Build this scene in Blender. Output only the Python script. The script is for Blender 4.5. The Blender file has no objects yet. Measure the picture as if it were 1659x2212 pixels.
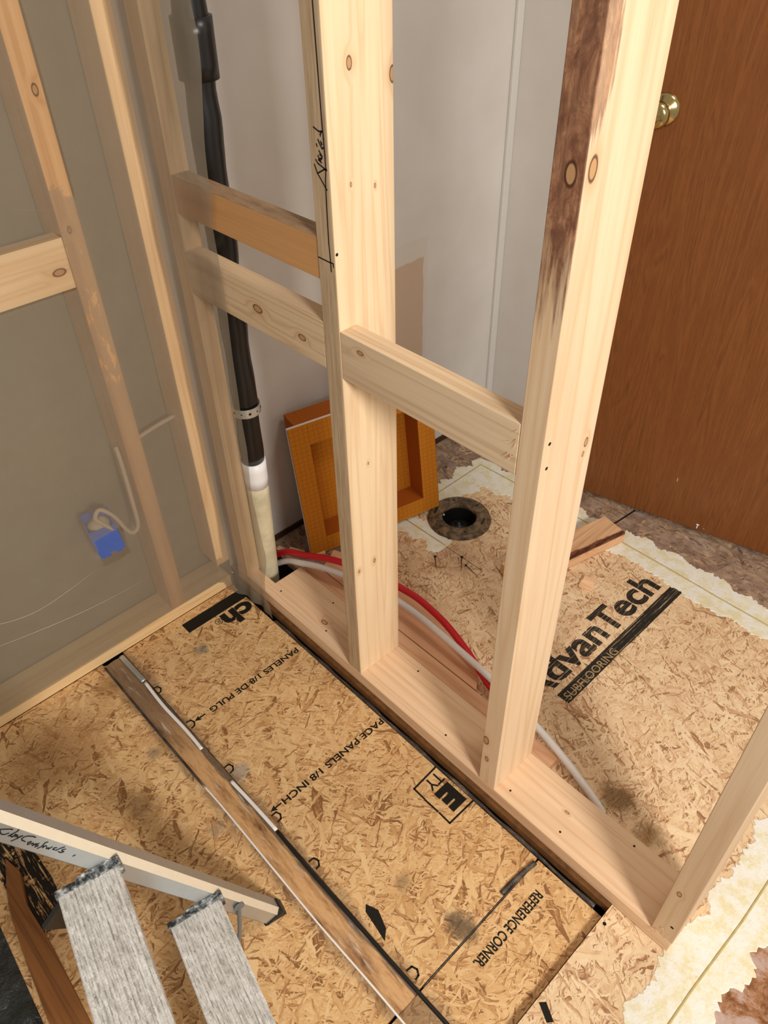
import bpy, bmesh, math, random
from mathutils import Vector, Matrix, noise as mnoise
random.seed(7)
S = 0.0254                      # everything below is laid out in inches
SC = bpy.context.scene
COL = SC.collection

# ------------------------------------------------------------------ camera, light, exposure
cd = bpy.data.cameras.new('camera'); cam = bpy.data.objects.new('camera', cd); COL.objects.link(cam)
cd.sensor_fit = 'VERTICAL'; cd.sensor_height = 24.0; cd.lens = 24.0 * 1652.28 / 2212.0
cd.clip_start = 0.02
R = Matrix(((0.6881549, -0.4665002, 0.5557161), (0.7253253, 0.4619403, -0.5104061), (-0.0186031, 0.7543134, 0.6562509)))
cam.matrix_world = Matrix.Translation(Vector((35.0658, -28.7001, 61.4473)) * S) @ R.to_4x4()
SC.camera = cam

w = bpy.data.worlds.new('room_light'); SC.world = w; w.use_nodes = True
w.node_tree.nodes['Background'].inputs[0].default_value = (1.0, 0.93, 0.86, 1)
w.node_tree.nodes['Background'].inputs[1].default_value = 0.31

def area(name, loc, target, size, power, col, spread=180):
    l = bpy.data.lights.new(name, 'AREA'); l.shape = 'DISK'; l.size = size * S; l.energy = power; l.color = col
    l.spread = math.radians(spread)
    o = bpy.data.objects.new(name, l); COL.objects.link(o)
    o.location = Vector(loc) * S
    d = (Vector(target) - Vector(loc)).normalized()
    o.rotation_euler = d.to_track_quat('-Z', 'Y').to_euler()
    return o
area('hall_light', (98, -30, 78), (5, 8, 16), 20, 60, (1.0, 0.955, 0.90))
area('room_ceiling_light', (30, 22, 95), (12, 8, 0), 16, 7, (1.0, 0.90, 0.78))

vs = SC.view_settings
vs.view_transform = 'Standard'; vs.look = 'None'; vs.gamma = 1.0; vs.exposure = 0.27
try: vs.use_curve_mapping = False
except Exception: pass

# ------------------------------------------------------------------ node helpers
def srgb(r, g, b):
    f = lambda c: (c / 255 / 12.92) if c <= 10 else ((c / 255 + 0.055) / 1.055) ** 2.4
    return (f(r), f(g), f(b), 1.0)

class NT:
    def __init__(s, name, rough=0.6, spec=0.3):
        m = bpy.data.materials.new(name); m.use_nodes = True
        s.m = m; s.t = m.node_tree; s.n = s.t.nodes; s.l = s.t.links
        s.b = s.n['Principled BSDF']; s.b.inputs['Roughness'].default_value = rough
        s.b.inputs['Specular IOR Level'].default_value = spec
    def put(s, sock, v):
        if isinstance(v, bpy.types.NodeSocket): s.l.new(v, sock)
        else: sock.default_value = v
    def math(s, op, a, b=0.0, c=None, clamp=False):
        n = s.n.new('ShaderNodeMath'); n.operation = op; n.use_clamp = clamp
        s.put(n.inputs[0], a); s.put(n.inputs[1], b)
        if c is not None: s.put(n.inputs[2], c)
        return n.outputs[0]
    def vmath(s, op, a, b):
        n = s.n.new('ShaderNodeVectorMath'); n.operation = op
        s.put(n.inputs[0], a); s.put(n.inputs[1], b)
        return n.outputs['Value'] if op in ('LENGTH', 'DISTANCE', 'DOT_PRODUCT') else n.outputs['Vector']
    def pos(s):                                # world position in inches
        g = s.n.new('ShaderNodeNewGeometry')
        return s.vmath('MULTIPLY', g.outputs['Position'], (1 / S,) * 3)
    def obj(s):
        g = s.n.new('ShaderNodeTexCoord')
        return s.vmath('MULTIPLY', g.outputs['Object'], (1 / S,) * 3)
    def mapv(s, v, sc=(1, 1, 1), rot=(0, 0, 0), loc=(0, 0, 0)):
        n = s.n.new('ShaderNodeMapping'); s.l.new(v, n.inputs[0])
        n.inputs['Location'].default_value = loc; n.inputs['Rotation'].default_value = rot; n.inputs['Scale'].default_value = sc
        return n.outputs[0]
    def noise(s, v, scale=1, detail=3, rough=.5, dist=0, col=False):
        n = s.n.new('ShaderNodeTexNoise'); s.l.new(v, n.inputs['Vector'])
        n.inputs['Scale'].default_value = scale; n.inputs['Detail'].default_value = detail
        n.inputs['Roughness'].default_value = rough; n.inputs['Distortion'].default_value = dist
        return n.outputs['Color' if col else 'Fac']
    def ramp(s, f, stops, interp='LINEAR'):
        n = s.n.new('ShaderNodeValToRGB'); s.put(n.inputs[0], f); e = n.color_ramp.elements; n.color_ramp.interpolation = interp
        while len(e) < len(stops): e.new(0.5)
        for i, (p, c) in enumerate(stops):
            e[i].position = p; e[i].color = c if isinstance(c, tuple) else (c, c, c, 1)
        return n.outputs[0]
    def step(s, x, a, b):                      # smooth 0..1 from a to b
        n = s.n.new('ShaderNodeMapRange'); n.interpolation_type = 'SMOOTHSTEP'; s.put(n.inputs[0], x)
        n.inputs[1].default_value = a; n.inputs[2].default_value = b
        return n.outputs[0]
    def mix(s, f, a, b, mode='MIX'):
        n = s.n.new('ShaderNodeMix'); n.data_type = 'RGBA'; n.blend_type = mode; n.clamp_factor = True
        s.put(n.inputs[0], f); s.put(n.inputs[6], a); s.put(n.inputs[7], b)
        return n.outputs[2]
    def sep(s, v):
        n = s.n.new('ShaderNodeSeparateXYZ'); s.l.new(v, n.inputs[0]); return n.outputs
    def bump(s, h, strength=.3, dist=.02):
        n = s.n.new('ShaderNodeBump'); s.l.new(h, n.inputs['Height'])
        n.inputs['Strength'].default_value = strength; n.inputs['Distance'].default_value = dist * S
        s.l.new(n.outputs[0], s.b.inputs['Normal'])
    def color(s, c): s.put(s.b.inputs['Base Color'], c); return s

def plain(name, c, rough=.5, spec=.4, metal=0, var=.0, bump=0, vs=2.0):
    t = NT(name, rough, spec); t.b.inputs['Metallic'].default_value = metal
    p = t.pos(); n = t.noise(p, vs, 4, .6)
    dk = tuple(x * (1 - var) for x in c[:3]) + (1,); lt = tuple(min(1, x * (1 + var * .6)) for x in c[:3]) + (1,)
    t.color(t.ramp(n, [(.25, dk), (.75, lt)]))
    if bump: t.bump(t.noise(p, vs * 4, 4, .6), bump, .05)
    return t.m

def boxmask(t, p, lo, hi, soft=.15, wob=0, wscale=1.0):
    x, y, z = t.sep(p)
    m = None
    nz = t.math('MULTIPLY', t.math('SUBTRACT', t.noise(p, wscale, 3, .6), .5), wob * 2) if wob else None
    for c, a, b in ((x, lo[0], hi[0]), (y, lo[1], hi[1]), (z, lo[2], hi[2])):
        if a is None: continue
        if nz is not None: c = t.math('ADD', c, nz)
        q = t.math('MULTIPLY', t.step(c, a - soft, a + soft), t.math('SUBTRACT', 1, t.step(c, b - soft, b + soft)))
        m = q if m is None else t.math('MULTIPLY', m, q)
    return m

def wood(name, axis='z', lt=(236, 205, 160), md=(222, 184, 138), dk=(188, 140, 92), knots=(), seed=0, grain=1.0,
         stain=None, tint=None, rough=.62):
    t = NT(name, rough, .25); p = t.pos()
    al = .035
    sc = {'x': (al, 1, 1), 'y': (1, al, 1), 'z': (1, 1, al)}[axis]
    # fibres bend around knots
    warp = None; dark = None; ringm = None; halo = None
    for (kx, ky, kz, kr) in knots:
        d = t.vmath('DISTANCE', t.mapv(p, sc=tuple(1 if c > .5 else .55 for c in sc)),
                    tuple(a * (1 if c > .5 else .55) for a, c in zip((kx, ky, kz), sc)))
        a = t.math('SUBTRACT', 1, t.step(d, kr * .75, kr * 1.0))
        r = t.math('MULTIPLY', t.step(d, kr * .75, kr * .95), t.math('SUBTRACT', 1, t.step(d, kr * 1.05, kr * 1.35)))
        h = t.math('SUBTRACT', 1, t.step(d, kr * .8, kr * 4))
        dark = a if dark is None else t.math('MAXIMUM', dark, a)
        ringm = r if ringm is None else t.math('MAXIMUM', ringm, r)
        halo = h if halo is None else t.math('MAXIMUM', halo, h)
    q = t.mapv(p, sc=sc, loc=(seed * 3.1, seed * 1.7, seed * 2.3))
    big = t.noise(q, .42, 2, .5, .3)
    if halo is not None: big = t.math('ADD', big, t.math('MULTIPLY', halo, .10))
    lines = t.math('PINGPONG', t.math('MULTIPLY', big, 17 * grain), 1.0)
    lines = t.math('POWER', lines, 2.6)
    sc2 = tuple(c if c > .5 else .02 for c in sc)
    fine = t.noise(t.mapv(p, sc=sc2, loc=(seed,) * 3), 9.0, 3, .6)
    f = t.math('ADD', t.math('MULTIPLY', lines, .30), t.math('MULTIPLY', fine, .42))
    c = t.ramp(f, [(.05, srgb(*lt)), (.34, srgb(*md)), (.85, srgb(*dk))])
    patch = t.noise(t.mapv(p, sc=tuple(c if c > .5 else .12 for c in sc), loc=(seed * 5,) * 3), .35, 3, .5)
    c = t.mix(t.step(patch, .45, .75), c, t.mix(.35, c, srgb(*dk)))
    if dark is not None:
        c = t.mix(t.math('MULTIPLY', halo, .25), c, srgb(196, 140, 84))
    if stain: c = stain(t, p, c)
    if dark is not None:
        c = t.mix(dark, c, srgb(190, 146, 102)); c = t.mix(t.math('MULTIPLY', ringm, .85), c, srgb(70, 38, 22))
    t.color(c)
    t.bump(t.math('ADD', fine, t.math('MULTIPLY', lines, .4)), .16, .03)
    return t.m

def osb(name, lt, md, dk, drk, seed=0, stains=(), extra=None, size=1.0):
    t = NT(name, .62, .3); p = t.pos()
    wob = t.noise(p, .9, 2, .5, col=True)
    p2 = t.vmath('ADD', p, t.vmath('MULTIPLY', t.vmath('SUBTRACT', wob, (.5, .5, .5)), (.7, .7, 0)))
    pri = None; val = None; gr = None
    for i in range(10):
        th = math.pi * ((i * .381966 + seed * .13) % 1.0)
        L = (3.6, 2.4, 4.2, 1.8, 2.6, 3.0, 1.5, 2.2, 3.4, 1.2)[i] * size; W = (.50, .30, .85, .2, .42, .24, .17, .5, .2, .13)[i] * size
        q = t.mapv(p2, rot=(0, 0, th), loc=(i * 17.3 + seed, i * 9.1, 0))
        q = t.mapv(q, sc=(1 / L, 1 / W, 0.0))
        v = t.n.new('ShaderNodeTexVoronoi'); v.voronoi_dimensions = '2D'; v.inputs['Scale'].default_value = 1.0
        v.inputs['Randomness'].default_value = 1.0
        t.l.new(q, v.inputs['Vector'])
        r, g, b = t.sep(v.outputs['Color'])
        fn = t.noise(q, 4.2, 3, .7)
        g2 = t.math('ADD', g, t.math('MULTIPLY', t.math('SUBTRACT', fn, .5), .75))
        # dark rim of a strand
        rim = t.step(v.outputs['Distance'], .38, .62)
        g2 = t.math('SUBTRACT', g2, t.math('MULTIPLY', rim, .16))
        if pri is None: pri, val = r, g2
        else:
            k = t.math('GREATER_THAN', r, pri)
            n = t.n.new('ShaderNodeMix'); n.data_type = 'FLOAT'; t.l.new(k, n.inputs[0]); t.l.new(val, n.inputs[2]); t.l.new(g2, n.inputs[3])
            val = n.outputs[0]; pri = t.math('MAXIMUM', pri, r)
    c = t.ramp(val, [(.0, srgb(*drk)), (.07, srgb(*dk)), (.36, srgb(*md)), (.95, srgb(*lt))])
    big = t.noise(p, .16, 3, .6)
    c = t.mix(t.math('MULTIPLY', t.step(big, .45, .7), .45), c, t.mix(.5, c, srgb(*dk)))
    sp = t.noise(p, 3.4, 4, .75)
    c = t.mix(t.math('MULTIPLY', t.step(sp, .60, .72), .55), c, srgb(*drk))
    for (sx, sy, sr, col, amt) in stains:
        d = t.vmath('DISTANCE', t.vmath('MULTIPLY', p, (1, 1, 0)), (sx, sy, 0))
        d = t.math('ADD', d, t.math('MULTIPLY', t.math('SUBTRACT', t.noise(p, .7, 4, .7), .5), sr * 1.6))
        k = t.math('MULTIPLY', t.math('SUBTRACT', 1, t.step(d, sr * .3, sr)), amt)
        c = t.mix(k, c, srgb(*col))
    if extra: c = extra(t, p, c)
    t.color(c)
    t.bump(t.math('ADD', val, t.math('MULTIPLY', sp, .5)), .22, .05)
    t.put(t.b.inputs['Roughness'], t.ramp(sp, [(.3, .45), (.7, .75)]))
    return t.m

# ------------------------------------------------------------------ object helpers
def put(name, bm, mat, parent=None, origin=None, smooth=False):
    """bm is in inches, world coordinates; origin (inches) becomes the object's own base point"""
    me = bpy.data.meshes.new(name)
    if origin is None:
        xs = [v.co for v in bm.verts]
        lo = Vector((min(v[i] for v in xs) for i in range(3))); hi = Vector((max(v[i] for v in xs) for i in range(3)))
        origin = Vector(((lo.x + hi.x) / 2, (lo.y + hi.y) / 2, lo.z))
    origin = Vector(origin)
    for v in bm.verts: v.co = (v.co - origin) * S
    bmesh.ops.recalc_face_normals(bm, faces=bm.faces)
    bm.to_mesh(me); bm.free()
    if smooth:
        for f in me.polygons: f.use_smooth = True
    if mat: me.materials.append(mat)
    o = bpy.data.objects.new(name, me); COL.objects.link(o)
    o.location = origin * S
    if parent:
        o.parent = parent; o.matrix_parent_inverse = Matrix.Translation(-parent.location)
    return o
def tag(o, label=None, cat=None, group=None, kind=None):
    for k, v in (('label', label), ('category', cat), ('group', group), ('kind', kind)):
        if v: o[k] = v
    return o
def thing(name, label, cat, loc, group=None):
    o = bpy.data.objects.new(name, None); COL.objects.link(o); o.location = Vector(loc) * S; o.empty_display_size = .02
    return tag(o, label, cat, group)
def bx(x0, x1, y0, y1, z0, z1, bev=.05, bm=None):
    bm = bm or bmesh.new()
    vs_ = [bm.verts.new(c) for c in ((x0,y0,z0),(x1,y0,z0),(x1,y1,z0),(x0,y1,z0),(x0,y0,z1),(x1,y0,z1),(x1,y1,z1),(x0,y1,z1))]
    fs = [bm.faces.new([vs_[i] for i in f]) for f in ((3,2,1,0),(4,5,6,7),(0,1,5,4),(1,2,6,5),(2,3,7,6),(3,0,4,7))]
    if bev:
        es = list({e for f in fs for e in f.edges})
        bmesh.ops.bevel(bm, geom=es, offset=bev, segments=2, profile=.5, affect='EDGES')
    return bm
def obx(o, ex, ey, ez, a, bev=.04, bm=None):
    """box in a local frame: o origin, unit axes, a = (x0,x1,y0,y1,z0,z1)"""
    b = bx(*a, bev=bev)
    o, ex, ey, ez = (Vector(v) for v in (o, ex, ey, ez))
    for v in b.verts: v.co = o + ex * v.co.x + ey * v.co.y + ez * v.co.z
    if bm is None: return b
    join(bm, b); return bm
def join(bm, b):
    me = bpy.data.meshes.new('t'); b.to_mesh(me); bm.from_mesh(me); b.free(); bpy.data.meshes.remove(me)
def tube(pts, r, n=12, bm=None, cap=True, smooth=True, close=False):
    bm = bm or bmesh.new(); pts = [Vector(p) for p in pts]
    if smooth and len(pts) > 2:
        q = []
        for i in range(len(pts) - 1):
            p0 = pts[max(i - 1, 0)]; p1 = pts[i]; p2 = pts[i + 1]; p3 = pts[min(i + 2, len(pts) - 1)]
            for k in range(6):
                t = k / 6; q.append(.5 * ((2 * p1) + (p2 - p0) * t + (2 * p0 - 5 * p1 + 4 * p2 - p3) * t * t + (3 * p1 - p0 - 3 * p2 + p3) * t ** 3))
        q.append(pts[-1]); pts = q
    rr = r if callable(r) else (lambda s: r)
    rings = []; up = Vector((0, 0, 1)); last = None
    for i, p in enumerate(pts):
        d = (pts[min(i + 1, len(pts) - 1)] - pts[max(i - 1, 0)]).normalized()
        if last is None:
            a = d.cross(up); a = a if a.length > .05 else d.cross(Vector((1, 0, 0)))
        else: a = last - d * last.dot(d)
        a.normalize(); last = a; b = d.cross(a); R_ = rr(i / max(1, len(pts) - 1))
        rings.append([bm.verts.new(p + (a * math.cos(2 * math.pi * k / n) + b * math.sin(2 * math.pi * k / n)) * R_) for k in range(n)])
    for A, B in zip(rings, rings[1:]):
        for k in range(n): bm.faces.new((A[k], A[(k + 1) % n], B[(k + 1) % n], B[k]))
    if cap: bm.faces.new(rings[0][::-1]); bm.faces.new(rings[-1])
    return bm
def lathe(prof, o, axis, n=40, bm=None):
    bm = bm or bmesh.new(); o = Vector(o); ax = Vector(axis).normalized()
    a = ax.cross(Vector((0, 0, 1))); a = a if a.length > .05 else Vector((1, 0, 0)); a.normalize(); b = ax.cross(a)
    rings = []
    for r, h in prof:
        rings.append([bm.verts.new(o + ax * h + (a * math.cos(2 * math.pi * k / n) + b * math.sin(2 * math.pi * k / n)) * max(r, .001)) for k in range(n)])
    for A, B in zip(rings, rings[1:]):
        for k in range(n): bm.faces.new((A[k], A[(k + 1) % n], B[(k + 1) % n], B[k]))
    return bm
def poly(pts, z0, z1, bm=None):
    """vertical prism from a ground outline"""
    bm = bm or bmesh.new()
    a = [bm.verts.new((x, y, z0)) for x, y in pts]; b = [bm.verts.new((x, y, z1)) for x, y in pts]
    bm.faces.new(a[::-1]); bm.faces.new(b)
    for i in range(len(pts)):
        j = (i + 1) % len(pts); bm.faces.new((a[i], a[j], b[j], b[i]))
    return bm
def strokes(lines, to3, r, bm=None, depth=.012):
    """pen strokes: flat ribbons lifted off the surface; to3 maps (a,b,lift) to a point"""
    bm = bm or bmesh.new()
    for ln in lines:
        for (a, b) in zip(ln, ln[1:]):
            A = Vector(a); B = Vector(b); d = B - A
            if d.length < 1e-5: continue
            d.normalize(); n_ = Vector((-d.y, d.x)); A2 = A - d * r * .5; B2 = B + d * r * .5
            q = [A2 + n_ * r, A2 - n_ * r * .8, B2 - n_ * r * .8, B2 + n_ * r]
            lo = [bm.verts.new(to3(v.x, v.y, 0.002)) for v in q]; hi = [bm.verts.new(to3(v.x, v.y, depth)) for v in q]
            bm.faces.new(hi); bm.faces.new(lo[::-1])
            for i in range(4): bm.faces.new((lo[i], lo[(i + 1) % 4], hi[(i + 1) % 4], hi[i]))
    return bm
def text_obj(name, body, x, y, z, rot, height, mat, parent, length=None, bold=0.0, align='LEFT', slant=0):
    """flat lettering lying on the floor, (x, y) = start of the base line, inches"""
    cu = bpy.data.curves.new('t', 'FONT'); cu.body = body; cu.offset = bold; cu.extrude = .004; cu.resolution_u = 4
    cu.align_x = 'LEFT'; cu.size = 1
    tmp = bpy.data.objects.new('t', cu); COL.objects.link(tmp)
    dg = bpy.context.evaluated_depsgraph_get(); dg.update()
    me = bpy.data.meshes.new_from_object(tmp.evaluated_get(dg))
    bpy.data.objects.remove(tmp); bpy.data.curves.remove(cu)
    xs = [v.co.x for v in me.vertices]; ys = [v.co.y for v in me.vertices]
    w_ = max(xs) - min(xs); caps = .70
    sy = height / caps; sx = (length / w_) if length else sy
    x0 = min(xs) if align == 'LEFT' else max(xs)
    c, s_ = math.cos(rot), math.sin(rot)
    for v in me.vertices:
        a = (v.co.x - x0) * sx; b = v.co.y * sy; a += b * slant
        v.co = Vector(((c * a - s_ * b) * S, (s_ * a + c * b) * S, (v.co.z + .004) * 1.2 * S))
    me.materials.append(mat)
    o = bpy.data.objects.new(name, me); COL.objects.link(o); o.location = Vector((x, y, z)) * S
    o.parent = parent; o.matrix_parent_inverse = Matrix.Translation(-parent.location)
    return o

# ------------------------------------------------------------------ materials
def stain3(t, p, c):                        # brown bark stain high on the third stud
    x, y, z = t.sep(p)
    n = t.noise(t.mapv(p, sc=(1, 1, .22)), 1.6, 5, .7)
    st = t.noise(t.mapv(p, sc=(1, 1, .07)), 3.4, 3, .6)
    zz = t.math('ADD', z, t.math('MULTIPLY', t.math('SUBTRACT', st, .5), 12))
    front = t.math('MULTIPLY', t.step(zz, 43.5, 48.0), t.math('SUBTRACT', 1, t.step(y, .02, .12)))
    edge = t.math('ADD', t.math('MULTIPLY', t.step(z, 51.5, 54.5), .75), t.math('MULTIPLY', t.step(z, 47, 50), .32))
    yy = t.math('ADD', y, t.math('MULTIPLY', t.math('SUBTRACT', st, .5), 2.6))
    side = t.math('MULTIPLY', t.step(t.math('SUBTRACT', edge, yy), -.12, .22), t.step(z, 47, 49))
    k = t.math('MAXIMUM', front, t.math('MULTIPLY', side, .75), clamp=True)
    n3 = t.noise(t.mapv(p, sc=(1, 1, .5)), 1.1, 5, .75, .8)
    col = t.ramp(n3, [(.30, srgb(84, 46, 30)), (.44, srgb(126, 78, 54)), (.56, srgb(160, 112, 80)), (.72, srgb(196, 150, 110))])
    col = t.mix(t.math('MULTIPLY', t.step(st, .45, .6), .5), col, srgb(104, 70, 56))
    return t.mix(t.math('MULTIPLY', k, .95), c, col)
M = {}
M['studC'] = wood('pine_corner', 'z', seed=1, dk=(170, 126, 86))
def weathered(t, p, c):
    x, y, z = t.sep(p); n = t.noise(t.mapv(p, sc=(3, 1, .12)), 1.4, 4, .7)
    k = t.math('MULTIPLY', t.math('SUBTRACT', 1, t.step(y, .0, .05)), t.step(t.math('ADD', x, t.math('MULTIPLY', n, .4)), .2, -.1))
    return t.mix(t.math('MULTIPLY', k, .8), c, t.ramp(n, [(.35, srgb(150, 124, 96)), (.5, srgb(182, 156, 124)), (.65, srgb(200, 178, 146))]))
M['stud2'] = wood('pine_second_stud', 'z', stain=weathered, lt=(238, 214, 178), md=(229, 200, 160), dk=(208, 168, 126), seed=2,
    knots=[(0, 1.78, 52.8, .17), (0, 4.99, 51.8, .22), (0, 1.52, 46.6, .07), (0, 3.43, 46.1, .07), (0, .49, 15.2, .10), (0, 2.26, 15.3, .12), (0, 2.0, 25.9, .07)])
M['stud3'] = wood('pine_third_stud', 'z', lt=(232, 208, 176), md=(222, 192, 154), dk=(204, 164, 124), seed=3.4, grain=.6, stain=stain3,
    knots=[(15.95, 0, 50.9, .27), (16.6, .62, 51.1, .27), (16.6, 4.29, 35.2, .16), (16.6, 4.18, 34.4, .10), (15.22, 0, 7.4, .24), (15.5, 0, 5.0, .16)])
M['stud4'] = wood('pine_fourth_stud', 'z', lt=(220, 194, 160), md=(210, 180, 144), dk=(188, 152, 116), seed=5, grain=.5,
    knots=[(32.15, 0, 8.06, .15)])
M['block'] = wood('pine_block', 'x', lt=(232, 208, 174), md=(218, 190, 154), dk=(184, 148, 114), seed=6, grain=1.3, knots=[(1.93, 0, 36.9, .14)])
M['block2'] = wood('pine_block_left', 'x', lt=(228, 204, 168), md=(214, 184, 146), dk=(176, 138, 104), seed=7.7, grain=1.2,
    knots=[(-9.33, 0, 36.1, .27), (-4.21, 0, 35.7, .2)])
def greytop(t, p, c):
    x, y, z = t.sep(p); n = t.noise(t.mapv(p, sc=(.2, 1, 1)), 2.0, 4, .7)
    k = t.step(t.math('ADD', z, t.math('MULTIPLY', n, .12)), 43.5, 43.56)
    return t.mix(t.math('MULTIPLY', k, .85), c, t.ramp(n, [(.35, srgb(132, 108, 84)), (.65, srgb(172, 146, 118))]))
M['oldblock'] = wood('old_pine_block', 'x', stain=greytop, lt=(212, 162, 108), md=(200, 146, 92), dk=(176, 122, 74), seed=8, grain=.3)
M['plate'] = wood('pine_plate', 'x', lt=(234, 204, 168), md=(224, 188, 150), dk=(198, 154, 118), seed=9, grain=1.0, knots=[(22.05, 2.78, 1.5, .1), (-7.5, 1.7, 1.5, .2)])
M['oldstud'] = wood('old_pine_stud', 'z', lt=(232, 190, 142), md=(218, 172, 122), dk=(184, 134, 88), seed=11, grain=.7, knots=[(-20.8, -7.2, 50, .2), (-20.8, -7.6, 41, .15)])
M['studB'] = wood('pine_corner_stud', 'z', lt=(250, 220, 176), md=(240, 204, 156), dk=(214, 168, 120), seed=12, grain=.9)
M['leftplate'] = wood('old_pine_plate', 'y', lt=(238, 210, 162), md=(228, 194, 142), dk=(196, 152, 104), seed=13, grain=.5)
M['leftblock'] = wood('pine_left_block', 'y', lt=(246, 220, 180), md=(236, 204, 160), dk=(206, 166, 120), seed=14, knots=[(-20.7, -9.2, 38.3, .25)])
M['fillA'] = wood('pine_filler', 'x', lt=(236, 192, 152), md=(220, 172, 132), dk=(176, 122, 84), seed=15, grain=1.2)
M['fillB'] = wood('pine_filler_pink', 'x', lt=(238, 190, 152), md=(226, 174, 134), dk=(190, 134, 96), seed=16, grain=.7)
def bark(t, p, c):
    x, y, z = t.sep(p)
    n = t.noise(t.mapv(p, sc=(1, .3, 1)), 1.5, 4, .7)
    e = t.math('ADD', t.math('MULTIPLY', t.math('SUBTRACT', x, t.math('MULTIPLY', t.math('SUBTRACT', y, 26.5), .25)), 1), t.math('MULTIPLY', t.math('SUBTRACT', n, .5), 1.0))
    k = t.math('MULTIPLY', t.step(e, 3.6, 3.9), t.step(z, 1.2, 1.45))
    return t.mix(k, c, t.ramp(n, [(.4, srgb(70, 34, 20)), (.7, srgb(130, 80, 54))]))
M['scrap'] = wood('pine_offcut', 'y', lt=(234, 192, 150), md=(214, 168, 126), dk=(164, 112, 74), seed=17, grain=1.4, stain=bark)
M['shim'] = wood('pine_shim', 'x', lt=(244, 206, 166), md=(232, 188, 146), dk=(200, 150, 108), seed=18)
M['plank'] = wood('dirty_lath', 'x', lt=(150, 98, 52), md=(126, 80, 42), dk=(70, 42, 22), seed=19, grain=1.1)

M['osb_up'] = osb('osb_new_panel', (232, 206, 168), (220, 186, 144), (194, 152, 112), (150, 108, 74), seed=1, size=.62,
    stains=[(24, 7.6, 2.2, (116, 84, 42), .8), (27.5, 6.6, 1.6, (140, 104, 54), .7), (-6, 19, 4, (150, 110, 80), .35)])
def seamdirt(t, p, c):
    x, y, z = t.sep(p)
    d = t.math('ABSOLUTE', t.math('ADD', y, 15.85))
    n = t.noise(t.mapv(p, sc=(.5, 1, 1)), .8, 4, .7)
    k = t.math('SUBTRACT', 1, t.step(t.math('SUBTRACT', d, t.math('MULTIPLY', n, 2.4)), -.2, 1.0))
    c = t.mix(t.math('MULTIPLY', k, .7), c, srgb(116, 88, 62))
    return t.mix(t.math('MULTIPLY', t.math('MULTIPLY', k, t.step(t.noise(p, 1.6, 4, .7), .6, .66)), .6), c, srgb(188, 176, 162))
M['osb_low'] = osb('osb_low_panel', (226, 190, 138), (210, 166, 112), (182, 134, 84), (134, 92, 54), seed=3, size=.64,
    stains=[(21.4, -9.3, 1.7, (84, 68, 52), .85), (16, -10.3, 1.1, (124, 100, 68), .6), (-4.2, -21.8, 2.2, (120, 90, 52), .5),
            (1, -27, 3, (110, 76, 44), .5), (-1, -13.9, 1.2, (160, 150, 136), .7), (-15.2, -8.6, 1.0, (100, 104, 100), .6), (-17.5, -17.8, 1.6, (150, 110, 64), .5),
            (-8, -18.5, 1.0, (130, 112, 90), .6), (2, -18.2, 1.1, (150, 130, 110), .5), (-14, -24, 5, (150, 100, 56), .45), (8, -22, 4, (150, 102, 60), .35)], extra=seamdirt)
def oldsub(t, p, c):
    n = t.noise(p, .45, 5, .72); n2 = t.noise(t.mapv(p, sc=(.25, 1.2, 1)), 1.2, 4, .7)
    g = t.ramp(n, [(.32, srgb(96, 72, 58)), (.5, srgb(140, 116, 100)), (.68, srgb(170, 152, 140))])
    c = t.mix(t.step(n2, .35, .62), c, g)
    br = boxmask(t, p, (35.4, None, None), (60, None, None), .4, .6, .5) if False else None
    x, y, z = t.sep(p)
    k = t.math('MULTIPLY', t.step(x, 33, 35), t.math('SUBTRACT', 1, t.step(y, 12, 16)))
    m = t.ramp(t.noise(p, .55, 6, .75, .6), [(.36, srgb(112, 66, 34)), (.47, srgb(158, 112, 76)), (.54, srgb(176, 148, 134)), (.7, srgb(186, 164, 152))])
    return t.mix(k, c, m)
M['osb_old'] = osb('old_subfloor', (196, 166, 130), (166, 136, 108), (128, 98, 76), (84, 60, 44), seed=5, extra=oldsub)
M['pit'] = plain('dark_cavity', srgb(30, 22, 16), .9, .1, var=.3)
M['ink'] = plain('black_ink', srgb(30, 27, 20), .75, .2, var=.3, vs=6)
def worn_ink():
    t = NT('worn_black_ink', .7, .25); p = t.pos()
    n = t.noise(t.mapv(p, sc=(9, .10, 1)), 1.1, 4, .75); n2 = t.noise(p, 2.2, 3, .7)
    a = t.math('MULTIPLY', t.step(n, .40, .47), t.step(n2, .22, .30))
    t.color(srgb(42, 38, 32)); t.put(t.b.inputs['Alpha'], t.math('MULTIPLY', a, .93))
    return t.m
M['worn'] = worn_ink()
def worn_ink_x():
    t = NT('scuffed_black_ink', .7, .25); p = t.pos()
    n = t.noise(t.mapv(p, rot=(0, 0, .35), sc=(.3, 4, 1)), 1.1, 3, .7); n2 = t.noise(p, .9, 3, .7)
    a = t.math('MULTIPLY', t.step(n, .40, .5), t.step(n2, .36, .46))
    t.color(srgb(40, 34, 26)); t.put(t.b.inputs['Alpha'], t.math('MULTIPLY', a, .9))
    return t.m
M['worn2'] = worn_ink_x()
M['pen'] = plain('marker_pen', srgb(18, 14, 20), .5, .4)
M['penblue'] = plain('ballpoint_pen', srgb(48, 44, 60), .5, .3)
M['tan_ink'] = plain('unprinted_osb', srgb(176, 146, 104), .7, .2, var=.3, vs=5)

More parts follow.
